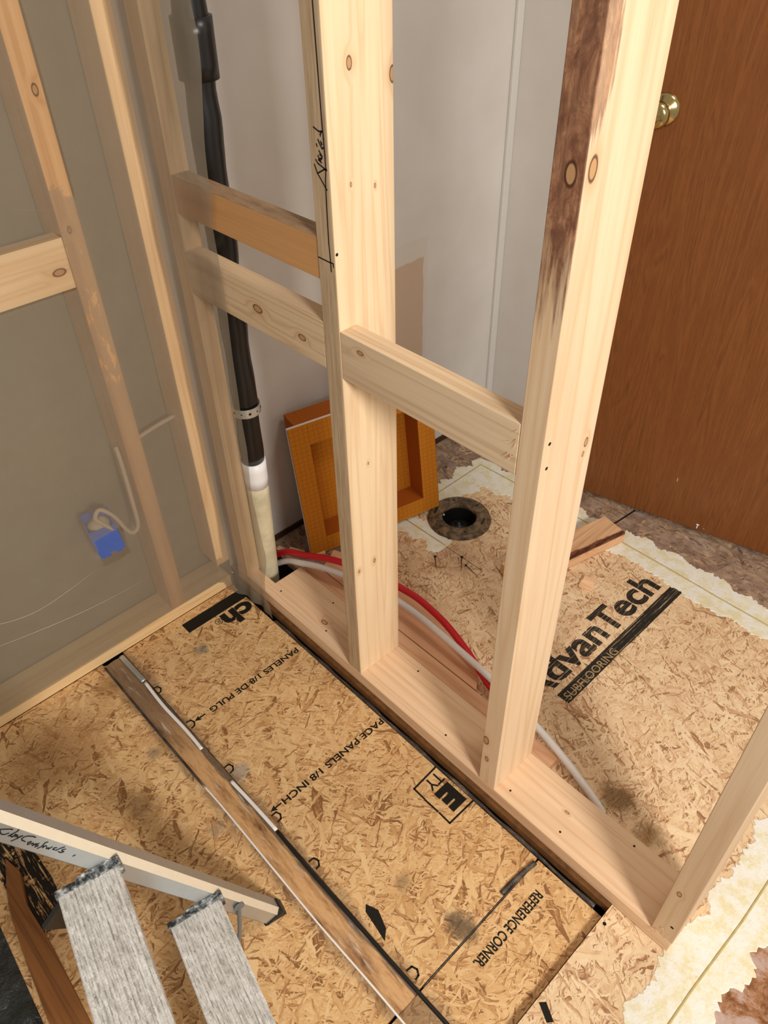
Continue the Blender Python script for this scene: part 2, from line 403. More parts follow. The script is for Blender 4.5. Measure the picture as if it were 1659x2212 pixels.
def wallpaint():
    t = NT('white_wall_paint', .55, .3); p = t.pos(); x, y, z = t.sep(p)
    c = t.ramp(t.noise(p, .12, 3, .5), [(.3, srgb(204, 198, 190)), (.7, srgb(214, 209, 202))])
    m = boxmask(t, p, (None, 24, 14), (None, 31.0, 26.9), .12, .5, .5)
    dirt = t.step(t.noise(p, .9, 4, .7), .68, .74)
    tan = t.mix(t.math('MULTIPLY', dirt, .6), srgb(196, 172, 148), srgb(90, 72, 58))
    pr_ = boxmask(t, p, (None, 24, 14), (None, 31.6, 29.2), .12, .35, .35)
    c = t.mix(t.math('MULTIPLY', pr_, .4), c, srgb(206, 194, 180)); c = t.mix(m, c, tan)
    t.color(c); t.bump(t.noise(p, 5, 3, .5), .05, .02)
    return t.m
M['wall'] = wallpaint()
M['wallgrey'] = plain('grey_wall_backing', srgb(158, 146, 124), .8, .15, var=.06, vs=.2)
M['trimw'] = plain('white_trim', srgb(206, 203, 196), .45, .4, var=.03)
M['dkbase'] = plain('dark_baseboard', srgb(66, 42, 26), .6, .3, var=.3, vs=1.5)
M['adhesive'] = None
def adhesive():
    t = NT('cream_adhesive', .7, .3); p = t.pos()
    n = t.noise(p, .7, 5, .7); n2 = t.noise(p, 2.6, 5, .75)
    c = t.ramp(n, [(.40, srgb(224, 212, 174)), (.48, srgb(229, 222, 198)), (.58, srgb(232, 228, 218))])
    c = t.mix(t.math('MULTIPLY', t.step(n2, .58, .70), .35), c, srgb(172, 154, 118))
    t.color(c); t.bump(n2, .5, .12)
    return t.m
M['adhesive'] = adhesive()
M['bead'] = plain('yellowed_bead', srgb(186, 168, 112), .6, .3, var=.22, bump=.3, vs=1.2)

def film():
    t = NT('cloudy_poly_film', .35, .4); p = t.pos(); x, y, z = t.sep(p)
    nt = t.n; lk = t.l
    df = nt.new('ShaderNodeBsdfDiffuse'); df.inputs[0].default_value = srgb(176, 168, 150)
    tl = nt.new('ShaderNodeBsdfTranslucent'); tl.inputs[0].default_value = srgb(190, 178, 156)
    tr = nt.new('ShaderNodeBsdfTransparent'); tr.inputs[0].default_value = (.93, .91, .88, 1)
    gl = nt.new('ShaderNodeBsdfGlossy'); gl.inputs['Roughness'].default_value = .28
    ms = nt.new('ShaderNodeMixShader'); ms.inputs[0].default_value = .45; lk.new(df.outputs[0], ms.inputs[1]); lk.new(tl.outputs[0], ms.inputs[2])
    # where the sheet clings to wood it is clearer
    zn = t.math('ADD', z, t.math('MULTIPLY', t.math('SUBTRACT', t.noise(p, .5, 4, .6), .5), 9))
    a1 = t.math('MULTIPLY', boxmask(t, p, (None, -8.3, None), (None, -6.6, None), .06), t.step(zn, 43.0, 43.8))
    a1b = t.math('MULTIPLY', boxmask(t, p, (None, -8.3, 27), (None, -6.9, 40), .06), t.step(t.noise(t.mapv(p, sc=(1, 1, .3)), 1.6, 4, .7), .56, .6))
    a2 = boxmask(t, p, (None, -2.2, 4), (None, -.75, 90), .1)
    a3 = boxmask(t, p, (None, -30, 36.8), (None, -8.4, 41), .08)
    a4 = boxmask(t, p, (None, -13.5, 10.9), (None, -10.8, 14.2), .15, .4, .7)
    a3 = t.math('MAXIMUM', a3, t.math('MULTIPLY', a4, .8))
    front = t.math('LESS_THAN', x, -20.2)
    k = t.math('MULTIPLY', t.math('MAXIMUM', t.math('MAXIMUM', a1, t.math('MULTIPLY', a1b, .8)), t.math('MAXIMUM', a2, a3)), front)
    cloud = t.noise(p, .22, 3, .5)
    base = t.ramp(cloud, [(.3, .46), (.7, .58)])
    fac = t.mix(k, base, (.12, .12, .12, 1))
    m2 = nt.new('ShaderNodeMixShader'); lk.new(fac, m2.inputs[0]); lk.new(tr.outputs[0], m2.inputs[1]); lk.new(ms.outputs[0], m2.inputs[2])
    m3 = nt.new('ShaderNodeMixShader'); m3.inputs[0].default_value = .035; lk.new(m2.outputs[0], m3.inputs[1]); lk.new(gl.outputs[0], m3.inputs[2])
    bmp = nt.new('ShaderNodeBump'); bmp.inputs['Strength'].default_value = .25; bmp.inputs['Distance'].default_value = .2 * S
    lk.new(t.noise(t.mapv(p, sc=(1, 1, .25)), .5, 3, .5), bmp.inputs['Height'])
    for q in (df, tl, gl): lk.new(bmp.outputs[0], q.inputs['Normal'])
    lk.new(m3.outputs[0], nt['Material Output'].inputs[0])
    return t.m
M['film'] = film()
M['crease'] = plain('film_crease', srgb(196, 188, 172), .2, .6)
M['abs'] = plain('black_abs', srgb(20, 19, 18), .32, .5, var=.25, bump=.06, vs=1.0)
M['pvcw'] = plain('white_coupling', srgb(238, 236, 234), .4, .4, var=.02)
M['pvco'] = plain('aged_pvc', srgb(214, 202, 168), .5, .35, var=.22, bump=.05, vs=.6)
M['strap'] = plain('galvanised_strap', srgb(196, 194, 186), .35, .5, metal=.7, var=.1)
M['red'] = plain('red_pex', srgb(206, 16, 34), .35, .5, var=.05)
M['white'] = plain('white_pex', srgb(226, 220, 214), .35, .5, var=.05)
M['blue'] = plain('blue_plastic', srgb(24, 104, 226), .5, .4, var=.12)
M['cable'] = plain('white_cable', srgb(226, 206, 184), .5, .4, var=.06)
M['putty'] = plain('buff_foam', srgb(216, 204, 172), .8, .2, var=.15, bump=.3)
M['whitefoam'] = plain('white_foam_edge', srgb(232, 220, 212), .8, .2, var=.05)
def orange():
    t = NT('orange_fleece_board', .8, .2); p = t.obj()
    x, y, z = t.sep(p)
    def grid(c, w_=.11):
        q = t.math('PINGPONG', t.math('MULTIPLY', c, 1.0), .275)
        return t.math('LESS_THAN', q, w_ * .22)
    wob = t.math('MULTIPLY', t.math('SUBTRACT', t.noise(p, 1.2, 3, .6), .5), .10)
    g = t.math('MAXIMUM', grid(t.math('ADD', x, wob)), grid(t.math('ADD', z, wob)))
    g = t.math('MAXIMUM', g, t.math('MULTIPLY', grid(t.math('ADD', y, wob)), 0))
    sp = t.noise(p, 8, 3, .7)
    c = t.ramp(sp, [(.3, srgb(186, 112, 22)), (.7, srgb(206, 134, 38))])
    c = t.mix(t.math('MULTIPLY', g, .55), c, srgb(150, 78, 16))
    t.color(c); t.bump(sp, .2, .03)
    return t.m
M['orange'] = orange()
M['orangeflat'] = plain('orange_foam_side', srgb(172, 92, 24), .8, .2, var=.1, bump=.2, vs=6)
M['flange'] = None
def grime():
    t = NT('grimy_flange', .5, .4); p = t.pos()
    n = t.noise(p, 1.1, 5, .75)
    t.color(t.ramp(n, [(.32, srgb(34, 28, 20)), (.46, srgb(82, 66, 46)), (.62, srgb(132, 108, 78))])); t.bump(n, .5, .12)
    return t.m
M['flange'] = grime()
M['blackpl'] = plain('black_plastic', srgb(24, 24, 24), .4, .5, var=.2)
M['steel'] = plain('dark_nail_steel', srgb(58, 52, 48), .4, .5, metal=.6)
M['brass'] = plain('polished_brass', srgb(196, 176, 120), .16, .5, metal=1.0, var=.05)
def door_mat():
    t = NT('brown_oak_door', .42, .4); p = t.obj(); x, y, z = t.sep(p)
    q = t.mapv(p, sc=(1, 1, .06)); big = t.noise(q, .35, 3, .5, .4)
    ln = t.math('POWER', t.math('PINGPONG', t.math('MULTIPLY', big, 16), 1.0), 2.0)
    fine = t.noise(t.mapv(p, sc=(1, 1, .05)), 7, 4, .7)
    pores = t.step(t.noise(t.mapv(p, sc=(1, 1, .035)), 16, 2, .6), .56, .66)
    f = t.math('ADD', t.math('MULTIPLY', ln, .32), t.math('MULTIPLY', fine, .5))
    c = t.ramp(f, [(.15, srgb(112, 64, 28)), (.4, srgb(130, 78, 38)), (.75, srgb(92, 50, 20))])
    c = t.mix(t.math('MULTIPLY', pores, .4), c, srgb(84, 44, 18))
    t.color(c); t.bump(fine, .12, .02)
    return t.m
M['door'] = door_mat()
M['rail'] = plain('brushed_aluminium_rail', srgb(190, 194, 194), .36, .5, metal=.75, var=.05, vs=1.5)
def tread():
    t = NT('paint_spattered_tread', .5, .5); t.b.inputs['Metallic'].default_value = .35; p = t.obj()
    n = t.noise(t.mapv(p, sc=(.25, 1.4, 1)), 2.0, 5, .75); n2 = t.noise(p, 3.5, 4, .8)
    c = t.ramp(n, [(.3, srgb(168, 164, 152)), (.45, srgb(208, 204, 196)), (.62, srgb(232, 229, 224))])
    u = t.vmath('DOT_PRODUCT', p, (.2, .98, 0))
    g = t.step(t.math('PINGPONG', t.math('ADD', u, t.math('MULTIPLY', t.noise(p, 2, 2, .5), .03)), .112), .02, .06)
    brk_ = t.step(t.noise(t.mapv(p, sc=(.6, 2, 1)), 2.2, 4, .7), .47, .56)
    c = t.mix(t.math('MULTIPLY', t.math('MULTIPLY', t.math('SUBTRACT', 1, g), brk_), .5), c, srgb(110, 106, 94))
    c = t.mix(t.math('MULTIPLY', t.step(n2, .62, .68), .8), c, srgb(240, 238, 234))
    c = t.mix(t.math('MULTIPLY', t.step(t.noise(p, 4.7, 3, .8), .64, .70), .8), c, srgb(92, 88, 78))
    t.color(c); t.bump(n2, .6, .10)
    return t.m
M['tread'] = tread()
M['railhighlight'] = plain('rail_edge_highlight', srgb(226, 214, 190), .5, .4, metal=.2, var=.04)  # paler cream than the rail: a highlight put into the colour
M['bracket'] = None
def brk():
    t = NT('paint_smeared_black_bracket', .5, .5); p = t.pos(); n = t.noise(p, 2.0, 4, .75)
    t.color(t.ramp(n, [(.42, srgb(36, 38, 40)), (.55, srgb(120, 124, 124)), (.66, srgb(200, 198, 192))], 'LINEAR')); t.bump(n, .5, .08)
    return t.m
M['bracket'] = brk()
M['rearleg'] = plain('grey_rear_rail', srgb(120, 126, 126), .45, .5, metal=.3)
def tar():
    t = NT('tarry_sealant', .35, .5); p = t.pos(); n = t.noise(t.mapv(p, sc=(.4, 1, 1)), 1.2, 5, .75)
    t.color(t.ramp(n, [(.35, srgb(34, 28, 24)), (.55, srgb(74, 64, 56)), (.7, srgb(128, 112, 96))])); t.bump(n, .6, .15)
    return t.m
M['tar'] = tar()
def seamtape():
    t = NT('clear_sealant_over_osb', .18, .6); p = t.pos(); x, y, z = t.sep(p)
    n = t.noise(t.mapv(p, sc=(.22, 1.1, 1)), .9, 5, .7); n2 = t.noise(t.mapv(p, sc=(.12, 1, 1)), 2.2, 4, .6)
    c = t.ramp(n, [(.28, srgb(84, 60, 42)), (.38, srgb(160, 116, 74)), (.56, srgb(212, 166, 114)), (.74, srgb(176, 116, 66))])
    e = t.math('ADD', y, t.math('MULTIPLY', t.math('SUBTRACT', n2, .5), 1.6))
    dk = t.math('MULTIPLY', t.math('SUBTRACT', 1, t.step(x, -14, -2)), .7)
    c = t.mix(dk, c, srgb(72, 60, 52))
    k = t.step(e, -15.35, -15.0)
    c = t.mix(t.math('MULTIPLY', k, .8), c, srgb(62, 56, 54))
    sh = t.math('MULTIPLY', t.step(n2, .6, .68), .5)
    c = t.mix(sh, c, srgb(206, 200, 192))  # whitish streaks paint highlights into the glossy film's colour
    t.color(c); t.b.inputs['Coat Weight'].default_value = .5; t.b.inputs['Coat Roughness'].default_value = .12
    t.bump(n, .4, .12)
    return t.m
M['seam'] = seamtape()
M['wpaint'] = plain('white_caulk', srgb(236, 230, 222), .4, .4, var=.06, vs=1)
M['oldedge'] = plain('weathered_edge', srgb(112, 74, 38), .7, .3, var=.45, bump=.4, vs=1.2)
def bag():
    t = NT('black_poly_bag', .3, .6); p = t.pos(); n = t.noise(p, .8, 5, .7)
    t.color(t.ramp(n, [(.3, srgb(14, 15, 14)), (.75, srgb(52, 54, 50))])); t.bump(n, .8, .4)
    return t.m
M['bag'] = bag()
M['hole'] = plain('screw_hole', srgb(26, 20, 16), .8, .2)

# ------------------------------------------------------------------ structure
def struct(name, bm, mat, parent=None, **k):
    o = put(name, bm, mat, parent, **k)
    if parent is None: o['kind'] = 'structure'
    return o
struct('wall_left', bx(-22.9, -22.4, 0.2, 45.4, .1, 96, 0), M['wall'])
struct('wall_back', bx(-22.4, 4, 44.8, 45.4, .1, 96, 0), M['wall'])
struct('wall_back', bx(23, 60, 44.8, 45.4, .1, 96, 0), M['wall'])
struct('wall_hall', bx(-22.4, 60, 70, 70.6, -.1, 96, 0), M['wall'])
struct('wall_shower', bx(-24.8, -24.3, -62, 0.1, -2, 96, 0), M['wallgrey'])
tr = bmesh.new(); bx(-22.4, -21.95, 43.75, 44.8, .1, 96, .12, tr)
struct('wall_corner', bx(-24.8, -22.4, -.9, .2, -3.2, 96, 0), M['wallgrey'])
struct('trim_1', tr, M['trimw'])
struct('baseboard_left', bx(-22.4, -22.15, 5.4, 43.7, 0.0, .75, .04), M['dkbase'])
struct('baseboard_back', bx(-21.9, 4, 44.5, 44.8, 0.0, 1.2, .04), M['dkbase'])

# old subfloor everywhere behind, the new panel let into it
fl = bmesh.new()
for r in ((-22.4, -14.95, 22.0, 70), (-14.95, 36.0, 34.75, 70), (36.0, 60, -30, 70), (-22.4, -14.95, 5.6, 22.0), (-24.3, -21.4, 0.2, 5.6), (-21.4, -14.95, 5.35, 5.6), (-21.4, -15.4, 0.2, 1.65)):
    bx(r[0], r[1], r[2], r[3], -.75, -.03, 0, fl)
floor_old = struct('floor', fl, M['osb_old'])
fu = bmesh.new()
for r in ((-14.8, -1.9, .05, 19.95), (-1.9, 35.85, .05, 34.6), (-14.8, -12.35, 20.05, 34.6), (-12.35, -6.95, 20.05, 21.96), (-12.35, -6.95, 27.36, 34.6), (-6.9, -1.9, 20.05, 34.6), (28.55, 35.85, -30, .0)):
    bx(r[0], r[1], r[2], r[3], -.75, 0, 0, fu)
floor_new = struct('floor', fu, M['osb_up'])
flo = bmesh.new()
bx(-20.6, 22.22, -14.65, -.95, -1.45, -.75, .04, flo)
bx(22.38, 28.42, -14.65, -1.0, -1.45, -.75, .04, flo)
bx(22.38, 28.42, -40, -14.75, -1.45, -.75, .04, flo)
bx(-20.6, 22.15, -48, -16.95, -1.45, -.75, .04, flo)
floor_low = struct('floor', flo, M['osb_low'])
struct('floor', bx(-24.3, 60, -62, 44.6, -3.6, -3.2, 0), M['pit'])
struct('trim_2', bx(-20.2, 28.5, -.4, .05, -.95, -.02, .03), M['oldedge'])

# lettering printed on the panels
text_obj('printed_text', 'AdvanTech', 13.25, 10.2, 0, math.pi / 2, 2.95, M['worn'], floor_new, length=21.8, bold=.028)
put('printed_bar', bx(14.0, 15.35, 12.5, 32.9, .003, .014, 0), M['worn'], floor_new)
text_obj('printed_text', 'SUBFLOORING', 15.2, 12.9, .016, math.pi / 2, .85, M['tan_ink'], floor_new, length=8.2)
text_obj('printed_text', 's', 15.0, 7.7, 0, math.pi / 2, .5, M['worn'], floor_new)
text_obj('printed_text', 'ch', -17.55, -1.15, -.745, -math.pi / 2, 2.1, M['ink'], floor_low, length=3.6, bold=.045)
text_obj('printed_text', '\u00ae', -17.5, -4.75, -.745, -math.pi / 2, .8, M['ink'], floor_low)
put('printed_bar', poly([(-19.45, -8.3), (-17.95, -8.3), (-17.95, -.95), (-19.4, -.95)], -.747, -.738), M['ink'], floor_low)
text_obj('printed_text', 'PANELES 1/8 DE PULG', -8.55, -1.5, -.745, -math.pi / 2, .62, M['ink'], floor_low, length=10.6, bold=.022)
text_obj('printed_text', 'PACE PANELS 1/8 INCH', 3.7, -1.05, -.745, -math.pi / 2, .62, M['ink'], floor_low, length=11.8, bold=.022)
text_obj('printed_text', 'REFERENCE CORNER.', 23.7, -3.0, -.745, -math.pi / 2, .75, M['ink'], floor_low, length=7.5, bold=.022)
text_obj('printed_text', 'E', 12.75, -1.25, -.745, -math.pi / 2, 1.95, M['ink'], floor_low, length=1.7, bold=.07)
text_obj('printed_text', 'TY', 11.2, -1.2, -.745, -math.pi / 2, 1.1, M['ink'], floor_low, length=1.7, bold=.01)
def on_low(a, b, l): return Vector((a, b, -.75 + l))
ln = [[(10.85, -.98), (11.0, -3.85), (12.3, -3.87)], [(12.4, -3.9), (13.9, -3.87)], [(14.05, -3.86), (15.3, -3.9), (15.32, -1.0)]]
put('printed_frame', strokes(ln, on_low, .09), M['ink'], floor_low)
for (ax, ay) in ((-8.3, -12.7), (3.95, -13.0)):
    b = poly([(ax - .07, ay), (ax + .07, ay), (ax + .07, ay - .65), (ax + .3, ay - .6), (ax, ay - 1.15), (ax - .3, ay - .6), (ax - .07, ay - .65)], -.747, -.736)
    put('printed_arrow', b, M['ink'], floor_low)
for (ax, ay, k) in ((-14.0, -14.5, .5), (-8.37, -14.25, .5), (-2.0, -14.3, .4), (4.6, -14.0, .4), (9.9, -14.2, .5), (21.1, -14.1, .5)):
    b = strokes([[(ax - .45 * k * 1.6 + .0, ay - .3), (ax - .3, ay + .15), (ax + .1, ay + .3), (ax + .45, ay + .1), (ax + .5, ay - .25)]], on_low, .08)
    put('printed_mark', b, M['ink'], floor_low)
put('printed_mark', poly([(15.2, -13.4), (16.2, -13.0), (17.6, -13.5), (18.2, -14.2), (17.0, -14.0), (15.6, -13.8)], -.747, -.735), M['ink'], floor_low)
put('printed_mark', poly([(28.75, -9.3), (29.1, -8.9), (30.2, -9.5), (29.9, -9.9)], .002, .012), M['ink'], floor_new)
put('printed_mark', poly([(-12, -32.4), (-9.8, -30.9), (-6.3, -30.3), (-2.6, -30.2), (0.4, -30.9), (-.5, -33.2), (-8, -33.4)], -.747, -.738), M['worn2'], floor_low)

put('screw_hole', lathe([(0.0, .012), (.13, .012), (.16, -.01)], (28.95, -1.6, 0), (0, 0, 1), 14), M['hole'], floor_new)
# ------------------------------------------------------------------ cream adhesive along the joints of the new panel
def band(name, pts, wl, wr, label, seed=0, group=None, amp=.55):
    P = []
    for (a, b) in zip(pts, pts[1:]):
        A = Vector(a); B = Vector(b); n_ = max(2, int((B - A).length / .2))
        P += [A + (B - A) * k / n_ for k in range(n_)]
    P.append(Vector(pts[-1]))
    bm = bmesh.new(); rows = []
    for i, p in enumerate(P):
        d = (P[min(i + 1, len(P) - 1)] - P[max(i - 1, 0)]); d.normalize(); n_ = Vector((-d.y, d.x))
        a = wl + amp * (mnoise.noise(Vector((p.x * .55, p.y * .55, seed))) * 1.5 + mnoise.noise(Vector((p.x * 3, p.y * 3, seed + 5))) * .8)
        b = wr + amp * (mnoise.noise(Vector((p.x * .55, p.y * .55, seed + 9))) * 1.5 + mnoise.noise(Vector((p.x * 3, p.y * 3, seed + 15))) * .8)
        row = []
        for u in (-b, -b + .08, -b * .4, 0, a * .4, a - .08, a):
            q = p + n_ * u; h = (.0 if abs(u) > .95 * (b if u < 0 else a) and u in (-b, a) else .045) + .02 * mnoise.noise(Vector((q.x, q.y, 3)))
            row.append(bm.verts.new((q.x, q.y, max(-.02, h) if u not in (-b, a) else -.02)))
        rows.append(row)
    for A, B in zip(rows, rows[1:]):
        for k in range(6): bm.faces.new((A[k], A[k + 1], B[k + 1], B[k]))
    o = put(name, bm, M['adhesive'], smooth=False)
    tag(o, label, 'adhesive', group)
    bb = tube([(p.x, p.y, .06) for p in P[::5]], lambda s_: .09, 8, smooth=False)
    for v in bb.verts: v.co.z = .045 + (v.co.z - .06) * .55
    put('bead', bb, M['bead'], o, smooth=True)
    return o
band('adhesive_strip', [(5.6, 35.0), (12, 35.0), (19, 34.9), (36.0, 35.0)], 2.5, 2.1, 'cream adhesive strip along the panel joint in front of the brown door', 1)
band('adhesive_strip', [(-14.8, 22.5), (-14.85, 34.6), (-9, 34.8), (5.0, 35.0)], 1.4, 3.0, 'cream adhesive bent around the panel corner behind the toilet flange', 4, amp=.7)
band('adhesive_strip', [(-14.6, 20.0), (-7.4, 20.05)], 1.5, 1.6, 'short cream adhesive smear beside the toilet flange near the orange box', 7, amp=.8)
band('adhesive_strip', [(35.7, -13), (35.75, -1), (36.0, 6), (35.9, 34)], 2.6, 2.1, 'cream adhesive strip along the doorway edge at bottom right, beside the end stud', 11, amp=.6)

# ------------------------------------------------------------------ seam between the low panels
t0 = thing('floor_seam_filler', 'glossy sealed brown filler strip with white edges between the two sunken floor panels', 'seam strip', (3, -15.8, -.9))
sb = bmesh.new(); rows = []
N = 120
for i in range(N + 1):
    x = -20.3 + i * (48.3) / N; row = []
    yl = -16.95 + .12 * mnoise.noise(Vector((x * .4, 0, 1))); yr = -14.72 + .12 * mnoise.noise(Vector((x * .4, 0, 7)))
    for k in range(9):
        u = k / 8; y = yl + (yr - yl) * u
        z = -.86 + .10 * math.cos((u - .5) * 2 * math.pi) * .5 + .04 * mnoise.noise(Vector((x * .5, y * 1.5, 2)))
        if k in (0, 8): z = -.72
        row.append(sb.verts.new((x, y, z)))
    rows.append(row)
for A, B in zip(rows, rows[1:]):
    for k in range(8): sb.faces.new((A[k], A[k + 1], B[k + 1], B[k]))
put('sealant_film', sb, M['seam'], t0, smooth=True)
def flatbead(name, pts, r, mat, parent, zs=.5, n=8):
    b = tube(pts, r, n)
    z0 = pts[0][2]
    for v in b.verts: v.co.z = z0 + (v.co.z - z0) * zs
    return put(name, b, mat, parent, smooth=True)
flatbead('white_edge', [(-2, -16.95, -.72), (1, -16.9, -.72), (7, -16.95, -.72), (14, -17.0, -.72), (20, -16.9, -.72), (27.5, -16.9, -.72)], .085, M['wpaint'], t0)
flatbead('white_edge', [(-15.6, -14.95, -.72), (-12, -15.1, -.72), (-8, -15.0, -.72), (-5.3, -15.05, -.72)], .17, M['wpaint'], t0, .4)
flatbead('white_edge', [(-.8, -14.95, -.72), (2, -14.85, -.72), (5.6, -14.8, -.72)], .17, M['wpaint'], t0, .4)
flatbead('dark_edge', [(-20.2, -15.05, -.72), (-18, -15.0, -.72), (-15.8, -14.95, -.72)], .28, M['rail'], t0, .4)
flatbead('dark_edge', [(5.7, -14.8, -.73), (10, -14.9, -.73), (16, -14.85, -.73), (22, -14.8, -.73), (27.8, -14.7, -.73)], .16, M['abs'], t0, .5)
flatbead('dark_edge', [(-20, -16.95, -.74), (-10, -17.0, -.74), (-2, -16.95, -.74)], .12, M['tar'], t0, .5)
b = tube([(22.3, -14.3, -.80), (22.28, -9, -.80), (22.3, -4, -.80), (22.35, -2.9, -.78)], lambda s_: .07, 8)
join(b, tube([(22.0, -5.2, -.78), (22.1, -3.2, -.72), (22.35, -1.4, -.7)], lambda s_: .22, 8))
tag(put('seam_bead', b, M['tar'], smooth=True), 'thin dark sealant line beside the words REFERENCE CORNER', 'sealant')
pts = [(-13 + i * 1.4, -.72 + .05 * random.uniform(-1, 1), -.90 + .03 * random.uniform(-1, 1)) for i in range(30)]
b = tube(pts, lambda s_: .20 + .05 * math.sin(s_ * 40), 8)
tag(put('sealant_bead', b, M['tar'], smooth=True), 'long black sealant bead in the gap under the bottom plate', 'sealant')

# ------------------------------------------------------------------ framing
def hole(parent, c, ax, r=.09, name='nail_hole'):
    ax = Vector(ax); b = lathe([(0.0, .012), (r, .012), (r * 1.15, -.01)], c, ax, 14)
    return put(name, b, M['hole'], parent)
plate = thing('bottom_plate', 'pale pine bottom plate lying along the floor under the new studs', 'lumber', (8, 2.5, 0))
b = bmesh.new(); bx(-15.5, 33.2, 0, 5.0, 0, 1.5, .06, b); bx(-20.4, -15.4, 0, 1.5, 0, 1.5, .06, b)
put('board', b, M['plate'], plate)
for p in ((-14.1, 1.2), (-8.9, 4.1), (3.55, 4.2), (10.2, .96), (22.65, 1.04), (27.4, 4.3), (-6.5, 1.1), (17.6, .95)): hole(plate, (p[0], p[1], 1.5), (0, 0, 1))

st = thing('stud', 'tall corner stud behind the plastic sheet, left end of the new framing', 'stud', (-19.4, 1.2, 1.5))
put('board', bx(-20.3, -18.5, 0.03, 1.65, 1.5, 95, .05), M['studC'], st)
st = thing('stud', 'pale stud with the handwritten black marker line on its narrow edge', 'stud', (-.85, 2.5, 1.5))
put('board', bx(-1.68, 0, 0, 5.05, 1.5, 95, .05), M['stud2'], st)
nk = [[(-0.5, 53.6), (-0.42, 50.04), (-0.38, 49.3), (-0.35, 48.39), (-0.35, 47.68), (-0.44, 47.03), (-0.48, 45.78), (-0.51, 44.49), (-0.52, 43.38), (-0.46, 42.21), (-0.46, 41.64)], [(-1.19, 49.78), (-0.75, 49.63), (-0.47, 49.68), (-0.64, 49.52), (-0.62, 49.41)], [(-0.87, 49.19), (-0.62, 48.84), (-0.54, 48.76), (-0.43, 48.84)], [(-0.65, 49.14), (-0.55, 48.97), (-0.56, 49.08)], [(-1.03, 48.94), (-1.0, 48.81)], [(-0.84, 48.61), (-0.61, 48.36), (-0.59, 48.31)], [(-0.61, 48.36), (-0.8, 48.42)], [(-0.97, 48.33), (-0.86, 48.17), (-0.62, 48.26), (-0.81, 48.07), (-0.93, 48.12), (-0.69, 47.99)], [(-1.19, 48.07), (-1.02, 47.9), (-0.27, 47.66)], [(-0.27, 47.72), (-0.5, 47.67), (-1.12, 47.34)], [(-1.35, 47.78), (-1.12, 47.34), (-0.36, 46.56)], [(-1.62, 42.24), (-0.64, 42.2), (-0.22, 42.21), (-0.21, 41.98)]]
nk[0][0] = (-0.55, 56.5)
put('handwriting', strokes(nk, lambda a, b_, l: Vector((a, -l, b_)), .048), M['pen'], st)
hole(st, (0, .15, 42.8), (1, 0, 0), .1)
st = thing('stud', 'pale stud with dark bark stain and round knots near its top', 'stud', (15.7, 2.5, 1.5))
put('board', bx(14.95, 16.6, 0, 5.05, 1.5, 95, .05), M['stud3'], st)
for (y, z) in ((.5, 37.0), (.55, 35.3)): hole(st, (16.6, y, z), (1, 0, 0), .11)
st = thing('stud', 'shaded end stud standing on the plate at the doorway, lower right', 'stud', (32.5, 2.5, 0))
put('board', bx(31.55, 33.25, 0, 5.05, 1.5, 95, .05), M['stud4'], st)
hole(st, (32.75, 0, 3.6), (0, -1, 0), .12)
sp = bmesh.new()
for k in range(14):
    a = Vector((32.0 + random.uniform(-.5, .9), -.03, 1.7 + random.uniform(-.5, 1.2)))
    tube([a, a + Vector((random.uniform(-.35, .35), -random.uniform(.05, .25), random.uniform(-.4, .3)))], lambda s_: .022 * (1.1 - s_), 4, sp, smooth=False)
put('splinters', sp, M['shim'], st)

bl = thing('blocking', 'pale horizontal block between the marked stud and the bark-stained stud', 'lumber', (7.5, .75, 34.3), 'horizontal blocking between studs')
put('board', bx(0.02, 14.93, 0.0, 1.5, 34.2, 37.7, .05), M['block'], bl)
sp = bmesh.new()
for k in range(9):
    a = Vector((14.6 + random.uniform(-.3, .25), -.02, 36.4 + random.uniform(-1.2, .9)))
    tube([a, a + Vector((random.uniform(-.3, .1), -random.uniform(.05, .2), random.uniform(-.5, -.1)))], lambda s_: .02 * (1.1 - s_), 4, sp, smooth=False)
put('splinters', sp, M['shim'], bl)
del bl['group']
bl = thing('blocking', 'lower knotty horizontal block between the plastic sheet and the marked stud', 'lumber', (-10, .75, 34.3))
put('board', bx(-18.48, -1.7, 0.02, 1.55, 34.3, 37.8, .05), M['block2'], bl)
bl = thing('blocking', 'upper old orange-brown horizontal block between the plastic sheet and the marked stud', 'lumber', (-10, .75, 40.8))
put('board', bx(-18.48, -1.7, 0.05, 1.5, 40.75, 43.55, .05), M['oldblock'], bl)

# filler boards behind the plate
tag(put('filler_board', bx(-15.4, 18.4, 5.3, 6.75, -.02, .95, .05), M['fillA']), 'narrow pine strip lying tight behind the bottom plate', 'lumber')
b = poly([(-14.2, 6.95), (8.6, 6.95), (7.2, 8.9), (-3, 11.4), (-9, 12.2), (-15.6, 9.9)], .01, .75)
fb = tag(put('filler_board', b, M['fillB']), 'wide pinkish pine board under the red and white water tubes', 'lumber')
for (x, y, a, l_, g) in ((-18.9, 7.0, .5, 1.9, 'light wood sliver by the pipe foot, nearest the pipe'), (-16.9, 8.7, .9, 1.5, 'light wood sliver at the foot of the orange box'), (-20.3, 5.9, .2, 1.2, 'short wood sliver against the wall behind the pipe')):
    c, s_ = math.cos(a), math.sin(a)
    b = obx((x, y, .0), (c, s_, 0), (-s_, c, 0), (0, 0, 1), (-l_ / 2, l_ / 2, -.35, .35, 0, .35), .03)
    tag(put('wood_sliver', b, M['shim']), g, 'wood scrap')
b = obx((7.55, 26.4, 0), (.95, .3, 0), (-.3, .95, 0), (0, 0, 1), (-.75, .75, -.62, .62, .01, .3), .06)
join(b, obx((7.3, 27.0, .25), (.95, .3, 0), (-.3, .95, 0), (0, 0, 1), (-.55, .55, -.4, .4, 0, .2), .05))
tag(put('wood_chip', b, M['shim']), 'small square wood chip on the floor right of the bark-stained stud', 'wood scrap')
